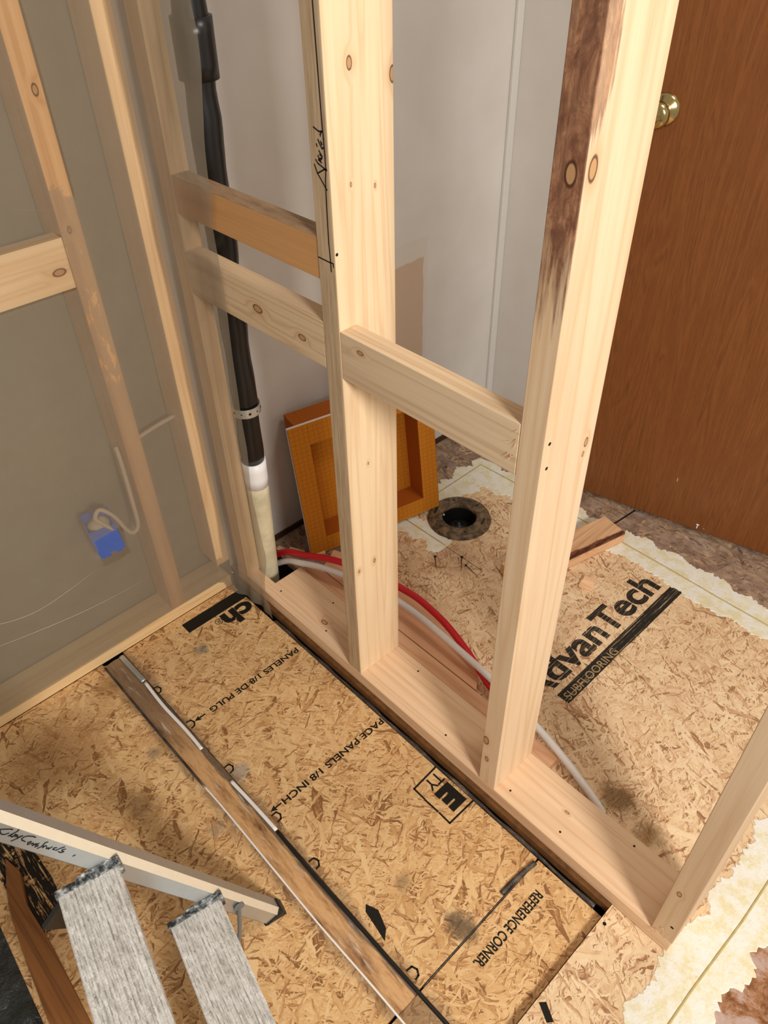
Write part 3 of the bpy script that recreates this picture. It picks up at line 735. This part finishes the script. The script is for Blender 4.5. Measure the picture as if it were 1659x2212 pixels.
# offcut lying toward the door
ex = Vector((.23, .97, 0)).normalized(); ey = Vector((-ex.y, ex.x, 0))
b = obx((4.45, 26.6, .07), ex, ey, (0, 0, 1), (-6.4, 8.75, 0, 3.4, .01, 1.5), .06)
tag(put('lumber_offcut', b, M['scrap']), 'pine offcut with dark bark edge lying behind the stained stud, near the door', 'lumber')

# ------------------------------------------------------------------ left wall framing behind the sheet
tag(put('sole_plate', bx(-24.1, -20.62, -62, -.95, -.74, .75, .06), M['leftplate']), 'long old sole plate along the floor under the plastic sheet on the left', 'lumber')
tag(put('stud', bx(-24.1, -20.72, -8.25, -6.65, .76, 95, .07), M['oldstud']), 'old stained stud behind the plastic, left of the corner studs', 'stud')
tag(put('stud', bx(-24.1, -20.72, -2.15, -.6, 2.9, 95, .07), M['studB']), 'bright stud behind the plastic right at the wall corner', 'stud')
tag(put('blocking', bx(-22.25, -20.72, -38, -8.28, 36.85, 40.65, .06), M['leftblock']), 'horizontal block behind the plastic at the left edge of the view', 'lumber')

# electrical box and cable
eb = thing('electrical_box', 'blue plastic electrical box hanging behind the plastic sheet', 'electrical box', (-21.2, -12.1, 9.2))
b = bmesh.new()
o_ = Vector((-21.05, -12.3, 13.5)); ex = Vector((.25, .95, .05)).normalized(); ez = Vector((0, -.1, 1)).normalized(); ey = ez.cross(ex).normalized()
obx(o_, ex, ey, ez, (-1.25, 1.25, -.02, .08, -1.9, 1.2, ), .03, b)
obx(o_, ex, ey, ez, (-1.25, -1.15, .0, 1.9, -1.9, 2.3), .03, b); obx(o_, ex, ey, ez, (1.15, 1.25, .0, 1.7, -1.6, 2.2), .03, b)
obx(o_, ex, ey, ez, (-1.2, 1.2, 1.6, 1.7, -1.9, 2.2), .03, b); obx(o_, ex, ey, ez, (-1.2, -.2, -.03, .2, -2.3, -1.8), .03, b)
obx(o_, ex, ey, ez, (.3, .9, -.03, .1, -2.15, -1.8), .03, b)
put('box_shell', b, M['blue'], eb)
b = bmesh.new(); bmesh.ops.create_icosphere(b, subdivisions=3, radius=1)
for v in b.verts:
    d = 1 + .25 * mnoise.noise(v.co * 1.7); v.co = o_ + ey * .8 + ex * v.co.x * 1.05 * d + ey * v.co.y * .7 * d + ez * (1.2 + v.co.z * .75 * d)
put('filling', b, M['putty'], eb, smooth=True)
cb = [(-21.0, -11.3, 13.9), (-20.95, -12.2, 15.3), (-20.95, -12.65, 16.2), (-21.0, -12.0, 16.8), (-21.05, -10.98, 15.35), (-21.1, -10.1, 12.9), (-21.1, -9.5, 12.5), (-21.1, -9.0, 13.2), (-21.2, -8.85, 16.1), (-21.6, -8.65, 20.0), (-22.2, -8.5, 21.4)]
b = tube(cb, .2, 10); join(b, tube([(-22.6, -6.6, 20.9), (-22.6, -4, 21.35), (-22.6, -2.2, 21.5)], .2, 10))
tag(put('electrical_cable', b, M['cable'], smooth=True), 'white cable looping out of the blue box behind the plastic', 'cable')

# ------------------------------------------------------------------ plastic sheet
def lerp(a, b_, t_): return a + (b_ - a) * t_
def tab(tb, z):
    if z <= tb[0][0]: return tb[0][1]
    for (z0, v0), (z1, v1) in zip(tb, tb[1:]):
        if z <= z1: return lerp(v0, v1, (z - z0) / (z1 - z0))
    return tb[-1][1]
xe = [(-.9, -13.15), (1.3, -14.3), (4, -14.4), (8, -13.75), (11, -13.85), (15, -14.3), (21.7, -13.85), (28.3, -13.7), (30, -13.7), (34.3, -13.3), (37.3, -13.3), (39.4, -13.4), (40.9, -13.36), (43.5, -12.65), (44.5, -12.86), (47, -12.7), (51.3, -11.66), (53.5, -11.5), (54.9, -11.76), (60, -11.6), (90, -11.6)]
bm = bmesh.new(); rows = []
zs = [i / 110 for i in range(111)]
for v in zs:
    v2 = v ** 1.25; row = []
    for i in range(72):                      # 0..51 along the left wall, 52.. the front wrap
        if i <= 51:
            u = i / 51; y = lerp(-60, -1.4, u ** .7); zb = lerp(.62, .85, .5 + .5 * math.sin(u * 9)) if u < .985 else .3
            z = lerp(zb, 92, v2); cl = -.25 * max(0, 1 - z / 8)
            y2 = lerp(y, y - .55 * max(0, 1 - z / 9), max(0, (u - .9) / .1))
            x = -20.5 + .07 * mnoise.noise(Vector((y * .25, z * .12, 0)))
            row.append(bm.verts.new((x, y2, z)))
        else:
            u = (i - 51) / 20; z = lerp(-.72, 92, v2)
            y0 = -1.4 - .45 * max(0, 1 - z / 9); xa = -20.5; xb = tab(xe, z)
            ye = -.12 - .45 * max(0, 1 - z / 5)
            x = lerp(xa, xb, u ** 1.0)
            y = lerp(lerp(y0, ye, min(1, u / .2)), ye, .5) if u < .35 else ye
            y = ye + (y0 - ye) * max(0, 1 - u / .55) ** 1.6
            y += (.10 + .25 * max(0, 1 - z / 14)) * mnoise.noise(Vector((x * .8, z * .22, 4))) - .08
            row.append(bm.verts.new((x, min(y, -.06), z)))
    rows.append(row)
for A, B in zip(rows, rows[1:]):
    for k in range(71): bm.faces.new((A[k], A[k + 1], B[k + 1], B[k]))
sheet = tag(put('plastic_sheet', bm, M['film'], smooth=True, origin=(-20.5, -1.4, -.72)), 'cloudy clear plastic sheet over the left wall, wrapped around the corner', 'plastic sheet')
for pts_ in ([(-20.42, -27, 9.4), (-20.42, -22, 8.2), (-20.42, -16, 7.2), (-20.42, -10, 6.9)], [(-20.42, -27, 13.0), (-20.42, -24, 11.2), (-20.42, -20, 10.2), (-20.42, -14, 11.2)], [(-20.42, -11, 43.4), (-20.42, -8.2, 42.6)], [(-20.42, -2.6, 37.5), (-20.42, -.9, 38.2)]):
    put('crease', tube(pts_, lambda s_: .025 * math.sin(math.pi * min(max(s_, .02), .98)), 6), M['crease'], sheet, smooth=True)

# ------------------------------------------------------------------ vent pipe
vp = thing('vent_pipe', 'vertical black plastic vent pipe joined to an aged white pipe below', 'pipe', (-18.5, 2.9, -3))
PX = [(-3.1, -19.1), (0, -18.95), (12.2, -18.35), (15.2, -18.3), (22, -18.05), (30.6, -17.85), (38, -17.55), (42, -17.45), (45.6, -17.25), (50, -17.1), (53.4, -17.0), (60, -17.0), (94, -17.0)]
def pp(z0, z1, n_): return [(tab(PX, z0 + (z1 - z0) * k / n_), 2.9, z0 + (z1 - z0) * k / n_) for k in range(n_ + 1)]
put('lower_pipe', tube(pp(-3.1, 13.2, 12), 1.17, 28, smooth=False), M['pvco'], vp, smooth=True)
put('white_coupling', tube(pp(12.9, 16.0, 3), 1.24, 28, smooth=False), M['pvcw'], vp, smooth=True)
b = tube(pp(16.0, 94, 90), lambda s_: 1.14 + .03 * math.sin(s_ * 70), 28, smooth=False)
for v in b.verts: v.co += Vector((.05, .03, 0)) * mnoise.noise(v.co * .5) * 2
put('upper_pipe', b, M['abs'], vp, smooth=True)
put('black_coupling', tube(pp(49.6, 53.3, 4), 1.42, 28, smooth=False), M['abs'], vp, smooth=True)
# perforated strap, open band with ears to the wall
b = bmesh.new(); cx = tab(PX, 22.3); n_ = 40; ra = 1.33
for k in range(n_):
    a0 = math.radians(-100 + 230 * k / n_); a1 = math.radians(-100 + 230 * (k + 1) / n_)
    q = []
    for a, r_ in ((a0, ra), (a1, ra), (a1, ra + .05), (a0, ra + .05)):
        for z in (21.8, 22.7): q.append(b.verts.new((cx + r_ * math.cos(a - .6), 2.9 + r_ * math.sin(a - .6), z)))
    for f in ((0, 2, 3, 1), (4, 5, 7, 6)[::-1], (0, 4, 6, 2)[::-1], (1, 3, 5, 7)):
        try: b.faces.new([q[i] for i in f])
        except Exception: pass
ps = thing('pipe_strap', 'perforated grey metal strap clamped round the black vent pipe', 'strap', (cx, 2.9, 21.8))
put('band', b, M['strap'], ps)
b = bmesh.new()
for k in range(7):
    a = math.radians(-100 + 230 * (k + .5) / 7) - .6; d = Vector((math.cos(a), math.sin(a), 0))
    lathe([(0, .07), (.13 if k % 2 else .07, .07), (.13 if k % 2 else .07, .04)], Vector((cx, 2.9, 22.25)) + d * ra, d, 12, b)
put('strap_holes', b, M['hole'], ps)

# ------------------------------------------------------------------ water tubes
red = [(-20.9, 4.85, -1.4), (-20.5, 4.9, -.4), (-19.82, 5.0, .5), (-17.94, 5.2, 2.0), (-15.3, 5.6, 3.0), (-12.95, 6.48, 3.6), (-10.83, 7.22, 3.9), (-7.6, 8.7, 3.6), (-4.65, 9.65, 3.0), (-2.43, 10.03, 2.8), (-.45, 10.03, 2.6), (1.66, 9.87, 2.4), (3.52, 9.57, 2.1), (5.45, 9.15, 1.75), (7.02, 8.76, 1.4), (9.05, 8.15, 1.05), (12.5, 7.45, .6), (15.2, 7.3, .38)]
tag(put('water_tube', tube(red, .36, 16), M['red'], smooth=True), 'red water tube arching over the floor behind the plate', 'water tube')
wh = [(-20.4, 4.45, -1.6), (-19.5, 4.55, -.5), (-17.3, 4.7, 1.35), (-15.25, 4.85, 2.4), (-12.93, 5.8, 2.75), (-10.29, 6.65, 2.9), (-7, 7.6, 2.9), (-3.29, 8.32, 2.8), (-.22, 8.45, 2.75), (2.39, 8.4, 2.65), (5.59, 8.28, 2.45), (8.56, 8.2, 2.15), (12, 7.8, 1.9), (15.13, 7.4, 1.65), (19.01, 6.75, 1.15), (22.92, 5.9, .3), (23.8, 5.7, -.2)]
tag(put('water_tube', tube(wh, .34, 16), M['white'], smooth=True), 'white water tube running below the red one and down into the floor by the plate', 'water tube')
b = lathe([(.55, 0.0), (.5, .08), (.32, .12)], (23.3, 5.95, .0), (0, 0, 1), 20)
tag(put('foam_collar', b, M['bead'], smooth=True), 'small yellowed sealant ring where the white tube enters the floor', 'sealant')

# ------------------------------------------------------------------ orange shower niche box
no = Vector((-16.98, 7.73, .05)); e1 = Vector((.2593, .9652, .0326)).normalized(); e2 = Vector((-.1039, -.0057, .9946)).normalized(); nn = e1.cross(e2).normalized()
nt_ = thing('shower_niche', 'orange waterproof shower niche box leaning on the wall behind the studs', 'shower niche', no)
W, H = 17.1, 16.9; ox0, ox1, oz0, oz1 = 2.15, 15.0, 2.0, 14.4
def nput(name, parts, mat, parent):
    b = bmesh.new()
    for a in parts: bx(*a, bev=.02, bm=b)
    me = bpy.data.meshes.new(name); bmesh.ops.recalc_face_normals(b, faces=b.faces)
    for v in b.verts: v.co *= S
    b.to_mesh(me); b.free(); me.materials.append(mat)
    o = bpy.data.objects.new(name, me); COL.objects.link(o)
    # local x = along bottom, y = away from viewer, z = up
    mw = Matrix((( e1.x, -nn.x, e2.x, no.x * S), (e1.y, -nn.y, e2.y, no.y * S), (e1.z, -nn.z, e2.z, no.z * S), (0, 0, 0, 1)))
    o.parent = parent; o.matrix_parent_inverse = Matrix.Translation(-parent.location); o.matrix_basis = mw
    return o
nput('flange_face', [(0, ox0, 0, .12, 0, H), (ox1, W, 0, .12, 0, H), (ox0, ox1, 0, .12, 0, oz0), (ox0, ox1, 0, .12, oz1, H)], M['orange'], nt_)
nput('foam_core', [(0, ox0 - .1, .12, .5, 0, H), (ox1 + .1, W, .12, .5, 0, H), (ox0 - .1, ox1 + .1, .12, .5, 0, oz0 - .1), (ox0 - .1, ox1 + .1, .12, .5, oz1 + .1, H)], M['whitefoam'], nt_)
nput('recess_back', [(ox0 - .05, ox1 + .05, 3.15, 3.4, oz0 - .05, oz1 + .05)], M['orange'], nt_)
nput('recess_sides', [(ox0 - .08, ox0, .125, 3.2, oz0 - .08, oz1 + .08), (ox1, ox1 + .08, .125, 3.2, oz0 - .08, oz1 + .08), (ox0, ox1, .125, 3.2, oz0 - .08, oz0), (ox0, ox1, .125, 3.2, oz1, oz1 + .08)], M['orangeflat'], nt_)
nput('foam_body', [(.95, ox0 - .1, .5, 3.45, .9, H - .05), (ox1 + .1, W - .95, .5, 3.45, .9, H - .05), (ox0 - .1, ox1 + .1, .5, 3.45, .9, oz0 - .1), (ox0 - .1, ox1 + .1, .5, 3.45, oz1 + .1, H - .05)], M['orangeflat'], nt_)

# ------------------------------------------------------------------ toilet flange
fx = thing('toilet_flange', 'grimy black toilet flange ring set in the floor left of the stained stud', 'toilet flange', (-9.65, 24.66, 0))
b = lathe([(2.05, -.2), (2.05, .42), (2.2, .55), (2.5, .5), (3.0, .52), (3.45, .5), (3.72, .38), (3.8, .1), (3.85, -.02)], (-9.65, 24.66, 0), (0, 0, 1), 56)
for v in b.verts: v.co.z += .07 * mnoise.noise(v.co * 1.1)
put('ring', b, M['flange'], fx, smooth=True)
put('throat', lathe([(2.07, .42), (2.02, -.6), (1.9, -3.0)], (-9.65, 24.66, 0), (0, 0, 1), 40), M['blackpl'], fx, smooth=True)
put('test_plug', lathe([(1.98, -1.7), (1.6, -1.5), (1.2, -1.1), (.7, -.85), (.35, -.8), (.3, -.55), (.0, -.5)], (-9.65, 24.66, 0), (0, 0, 1), 32), M['blackpl'], fx, smooth=True)
for k in range(6):
    a = math.radians(25 + k * 60); c = Vector((-9.65 + 2.95 * math.cos(a), 24.66 + 2.95 * math.sin(a), .46))
    if k % 3: put('screw_head', lathe([(0, .14), (.15, .12), (.2, .0)], c, (0, 0, 1), 12), M['steel'], fx, smooth=True)
    else: put('bolt_slot', obx(c, (-math.sin(a), math.cos(a), 0), (math.cos(a), math.sin(a), 0), (0, 0, 1), (-.55, .55, -.14, .14, .02, .12), .03), M['blackpl'], fx)

def nail(A, B, label):
    A, B = Vector(A), Vector(B); d = (B - A).normalized()
    b = tube([A, B], lambda s_: .055 if s_ < .9 else .01, 8, smooth=False); join(b, lathe([(0, -.03), (.17, -.03), (.17, .03), (.05, .06)], A, d, 12))
    o = thing('nail', label, 'nail', ((A.x + B.x) / 2, (A.y + B.y) / 2, 0)); put('shank', b, M['steel'], o)
nail((-7.1, 17.8, .16), (-5.7, 16.5, .08), 'small dark nail on the floor, leftmost of the three loose nails')
nail((-4.9, 19.9, .16), (-3.5, 18.2, .08), 'small dark nail on the floor, middle one of the three loose nails')
nail((-3.7, 19.25, .16), (-1.8, 18.95, .08), 'small dark nail on the floor, the slanting one nearest the stained stud')
def crack(pts, label):
    b = tube([(x, y, .0) for x, y in pts], .05, 6)
    tag(put('floor_crack', b, M['hole']), label, 'crack')
b = tube([(3.8, 36.6, -.01), (4.0, 38, -.01), (4.3, 41, -.01)], lambda s_: .10, 6); put('floor_joint', b, M['hole'], floor_old)

# ------------------------------------------------------------------ door with brass knob
dx = Vector((.973, .23, 0)).normalized(); dn = Vector((.23, -.973, 0)).normalized()     # along the door, toward the viewer
do = Vector((5.89, 41.2, 0))
dt = thing('door', 'brown wood-grain door standing ajar behind the right stud', 'door', do + dx * -9.9)
me_b = obx((0, 0, 0), (1, 0, 0), (0, 1, 0), (0, 0, 1), (-9.9, 14.4, 0, 1.4, .45, 80), .05)
def dput(name, b, mat, smooth=False):
    me = bpy.data.meshes.new(name); bmesh.ops.recalc_face_normals(b, faces=b.faces)
    for v in b.verts: v.co *= S
    b.to_mesh(me); b.free(); me.materials.append(mat)
    for f in me.polygons: f.use_smooth = smooth
    o = bpy.data.objects.new(name, me); COL.objects.link(o); o.parent = dt; o.matrix_parent_inverse = Matrix.Translation(-dt.location)
    mw = Matrix(((dx.x, -dn.x, 0, do.x * S), (dx.y, -dn.y, 0, do.y * S), (0, 0, 1, 0), (0, 0, 0, 1))); o.matrix_basis = mw
    return o
dput('door_slab', me_b, M['door'])
kc = (-7.75, 0, 43.65)
kn = dput('door_knob', lathe([(1.38, 0), (1.36, .08), (1.15, .26), (.72, .42), (.52, .55), (.45, .8), (.45, 1.1), (.62, 1.2), (.66, 1.3), (.6, 1.4), (.85, 1.55), (1.08, 1.8), (1.16, 2.1), (1.06, 2.42), (.75, 2.6), (.35, 2.66), (0, 2.67)], kc, (0, -1, 0), 48), M['brass'], True)
dput('knob_screw', lathe([(0, .30), (.10, .29), (.12, .2)], (kc[0] + .95, 0, kc[2] - .1), (0, -1, 0), 12), M['hole'])
b = bmesh.new(); bx(5.62, 5.74, -.03, .01, .7, 1.25, .02, b); bx(5.52, 5.86, -.03, .01, 1.2, 1.34, .03, b)
bx(2.1, 2.14, -.02, .01, 6.2, 6.7, .01, b); bx(6.4, 6.5, -.02, .01, .95, 1.0, .01, b)
dput('paint_chip', b, M['pvcw'])

# ------------------------------------------------------------------ step ladder
sv = Vector((.98, -.2, 0)).normalized(); tv = Vector((.2, .98, 0)).normalized(); lo = Vector((11.17, -19.2, -.75))
rd = (tv * -.43 + Vector((0, 0, 1))).normalized()            # up along the front rail
fd = sv.cross(rd).normalized()
if fd.dot(tv) < 0: fd = -fd                                  # across the rail, toward the climbing side
lad = thing('step_ladder', 'aluminium step ladder with paint-spattered ribbed treads at the lower left', 'ladder', lo)
def rail(off, sgn):
    o = lo + sv * off + tv * .85
    b = bmesh.new()
    obx(o, sv, fd, rd, (-.08 if sgn > 0 else 0, .0 if sgn > 0 else .08, -1.42, -.33, .35, 78), .03, b)            # web
    obx(o, sv, fd, rd, ((-1.15, -.33) if sgn > 0 else (.33, 1.15)) + (-.10, .0, .35, 78), .03, b)                    # front flange
    obx(o, sv, fd, rd, ((-1.15, 0.0) if sgn > 0 else (0, 1.15)) + (-1.42, -1.34, .35, 78), .03, b)
    # bevelled corner, its highlight painted in as a cream strip
    g = sv * sgn
    q = obx(o - g * .175 - fd * .175, (g + fd).normalized(), (fd - g).normalized(), rd, (-.06, .03, -.27, .27, .35, 78), .02)
    rl = put('side_rail', b, M['rail'], lad)
    put('rail_edge', q, M['railhighlight'], rl)
    b = bmesh.new(); obx(o, sv, fd, rd, ((-1.2, .12) if sgn > 0 else (-.12, 1.2)) + (-1.6, .12, -.45, .75), .14, b)
    f = put('rubber_foot', b, M['blackpl'], rl)
    put('foot_rivet', lathe([(0, .06), (.13, .05), (.15, 0)], o + sv * (.12 if sgn > 0 else -.12) - fd * .85 + rd * .2, sv * (1 if sgn > 0 else -1), 14), M['pvcw'], rl)
    return rl
rl = rail(0, 1); rail(17.2, -1)
def on_rail(t_, z_, l): return lo + tv * t_ + Vector((0, 0, z_)) + sv * (.01 + l)
hw = [[(-11.43, 26.63), (-11.37, 26.67), (-11.25, 26.54), (-11.11, 26.4), (-11.03, 26.32), (-10.98, 26.2)], [(-11.43, 26.63), (-11.48, 26.48), (-11.48, 26.28), (-11.38, 26.14), (-11.19, 26.09)], [(-10.72, 26.02), (-10.85, 25.9), (-11.3, 25.9)], [(-11.1, 25.86), (-11.22, 25.84), (-11.18, 25.67), (-11.05, 25.71), (-11.0, 25.73), (-11.16, 25.67)], [(-11.01, 25.76), (-10.97, 25.67), (-11.07, 25.57), (-10.92, 25.59)], [(-10.96, 25.61), (-11.01, 25.43), (-10.77, 25.37), (-11.02, 25.36), (-11.32, 25.4)], [(-10.34, 24.71), (-10.41, 24.89), (-10.58, 25.12), (-10.75, 25.22), (-10.89, 25.16), (-10.91, 25.02), (-10.83, 24.8)], [(-10.74, 24.62), (-10.61, 24.56), (-10.72, 24.44), (-10.82, 24.47), (-10.74, 24.62)], [(-10.68, 24.34), (-10.59, 24.38), (-10.58, 24.28), (-10.68, 24.18), (-10.48, 24.19), (-10.57, 24.05)], [(-10.36, 24.09), (-10.5, 24.13), (-10.46, 23.93), (-10.62, 23.97)], [(-10.0, 23.83), (-10.12, 23.88), (-10.37, 23.72), (-10.56, 23.76)], [(-10.27, 23.71), (-10.34, 23.57), (-10.2, 23.63), (-10.15, 23.54)], [(-10.18, 23.44), (-10.23, 23.34), (-10.11, 23.31), (-10.17, 23.21), (-9.95, 23.24)], [(-9.8, 22.98), (-9.9, 23.07), (-10.0, 23.01), (-9.93, 22.88)], [(-9.47, 22.69), (-9.68, 22.76), (-9.86, 22.79), (-9.91, 22.77)], [(-9.49, 22.47), (-9.64, 22.55), (-9.69, 22.48), (-9.63, 22.31), (-9.77, 22.38), (-9.84, 22.58)], [(-9.25, 21.51), (-9.38, 21.52)]]
put('handwriting', strokes(hw, on_rail, .032), M['pen'], rl)
def step_(t0_, t1_, z_):
    o = lo + tv * t0_ + Vector((0, 0, z_)); wd = t1_ - t0_
    b = bmesh.new(); ribs = 12; prof = []
    for k in range(ribs):
        a = wd * k / ribs; c_ = wd / ribs
        prof += [(a, 0), (a + c_ * .25, .035), (a + c_ * .7, .035), (a + c_ * .9, 0)]
    prof += [(wd, 0), (wd, -1.0), (wd - .08, -1.0), (wd - .08, -.1), (.08, -.1), (.08, -1.0), (0, -1.0)]
    nseg = 60; rings = []
    for i in range(nseg + 1):
        s_ = .3 + (16.6) * i / nseg
        rings.append([b.verts.new(o + sv * s_ + tv * (p_[0] + (.03 * mnoise.noise(Vector((s_ * 1.5, p_[1], 0))) if p_[0] in (wd,) else 0)) + Vector((0, 0, p_[1] + (.03 * mnoise.noise(Vector((s_ * 2.2, p_[0] * 2.2, z_))) if p_[1] >= 0 else 0)))) for p_ in prof])
    n_ = len(prof)
    for A, B in zip(rings, rings[1:]):
        for k in range(n_): b.faces.new((A[k], A[(k + 1) % n_], B[(k + 1) % n_], B[k]))
    b.faces.new(rings[0][::-1]); b.faces.new(rings[-1])
    tr_ = put('tread', b, M['tread'], lad, origin=o)
    b = bmesh.new()
    obx(o, sv, tv, (0, 0, 1), (-.02, .42, -.12, wd + .1, -1.05, .10), .06, b)
    obx(o, sv, tv, (0, 0, 1), (-.02, .12, wd * .35, wd + .12, -.9, .45), .05, b)
    obx(o, sv, tv, (0, 0, 1), (-.02, .55, wd - .05, wd + .22, -.8, .42), .06, b)
    for v in b.verts: v.co.z += .06 * mnoise.noise(v.co * 1.3)
    put('tread_bracket', b, M['bracket'], tr_)
for (a, b_, z_) in ((-11.0, -7.65, 19.05), (-6.72, -3.2, 8.75)): step_(a, b_, z_)
for (a, b_, z_) in ((-15.4, -12.1, 29.6),): pass
b = bmesh.new()
for s0, s1, gm in ((.05, .35, 0),):
    tri = [(-10.9, 18.4), (-12.5, 16.7), (-11.2, 15.2), (-10.3, 15.9)]
    A = [b.verts.new(lo + tv * a + Vector((0, 0, z_)) + sv * s0) for a, z_ in tri]; B = [b.verts.new(lo + tv * a + Vector((0, 0, z_)) + sv * s1) for a, z_ in tri]
    b.faces.new(A); b.faces.new(B[::-1])
    for k in range(4): b.faces.new((A[k], A[(k + 1) % 4], B[(k + 1) % 4], B[k]))
put('step_gusset', b, M['blackpl'], lad)
# spreader brace under the low step and the rear rails
b = bmesh.new()
o = lo + tv * -2.2 + Vector((0, 0, 5.6))
A = o + sv * .1; B = lo + tv * -3.3 + Vector((0, 0, 1.2)) + sv * .9
tube([A, A * .5 + B * .5 + tv * .1, B], .16, 8, b); lathe([(0, .1), (.4, .1), (.4, 0)], A, sv, 16, b)
put('corner_brace', b, M['rearleg'], lad)
for off in (.8, 16.4):
    o = lo + sv * off + tv * -21.5
    r2 = (tv * .05 + Vector((0, 0, 1))).normalized(); f2 = sv.cross(r2).normalized()
    b = obx(o, sv, f2, r2, (-.4, .4, -.5, .5, .9, 60), .08)
    rr_ = put('rear_rail', b, M['rearleg'], lad)
    b = obx(o, sv, f2, r2, (-.5, .5, -.62, .62, 0, 1.1), .1); put('rubber_foot', b, M['blackpl'], rr_)

# lath and black sheeting on the low floor, lower left
c_, s_ = math.cos(-.16), math.sin(-.16)
b = poly([(-7.6, -32.3), (-5.8, -31.9), (-3.0, -32.6), (1.0, -32.5), (8.5, -32.8), (9.0, -34.9), (6.0, -34.9), (1.2, -34.4), (-2.6, -33.9), (-5.0, -33.3)], -.74, -.1)
tag(put('lath_scrap', b, M['plank']), 'dirty brown strip of wood lying at the lower left corner beside the ladder', 'wood scrap')
bm = bmesh.new(); rows = []
for i in range(40):
    row = []
    for k in range(26):
        x = -16 + i * .72; y = -34.6 - k * .6 - .12 * max(0, i - 12) * .3
        h = .9 * abs(mnoise.noise(Vector((x * .35, y * .45, 1)))) + .35 * mnoise.noise(Vector((x * 1.3, y * 1.3, 2)))
        z = -.7 + max(0, h) * (0 if k == 0 else 1)
        row.append(bm.verts.new((x, y, z)))
    rows.append(row)
for A, B in zip(rows, rows[1:]):
    for k in range(25): bm.faces.new((A[k], A[k + 1], B[k + 1], B[k]))
tag(put('plastic_bag', bm, M['bag'], smooth=True), 'crumpled black plastic sheeting at the extreme lower left corner', 'plastic bag')
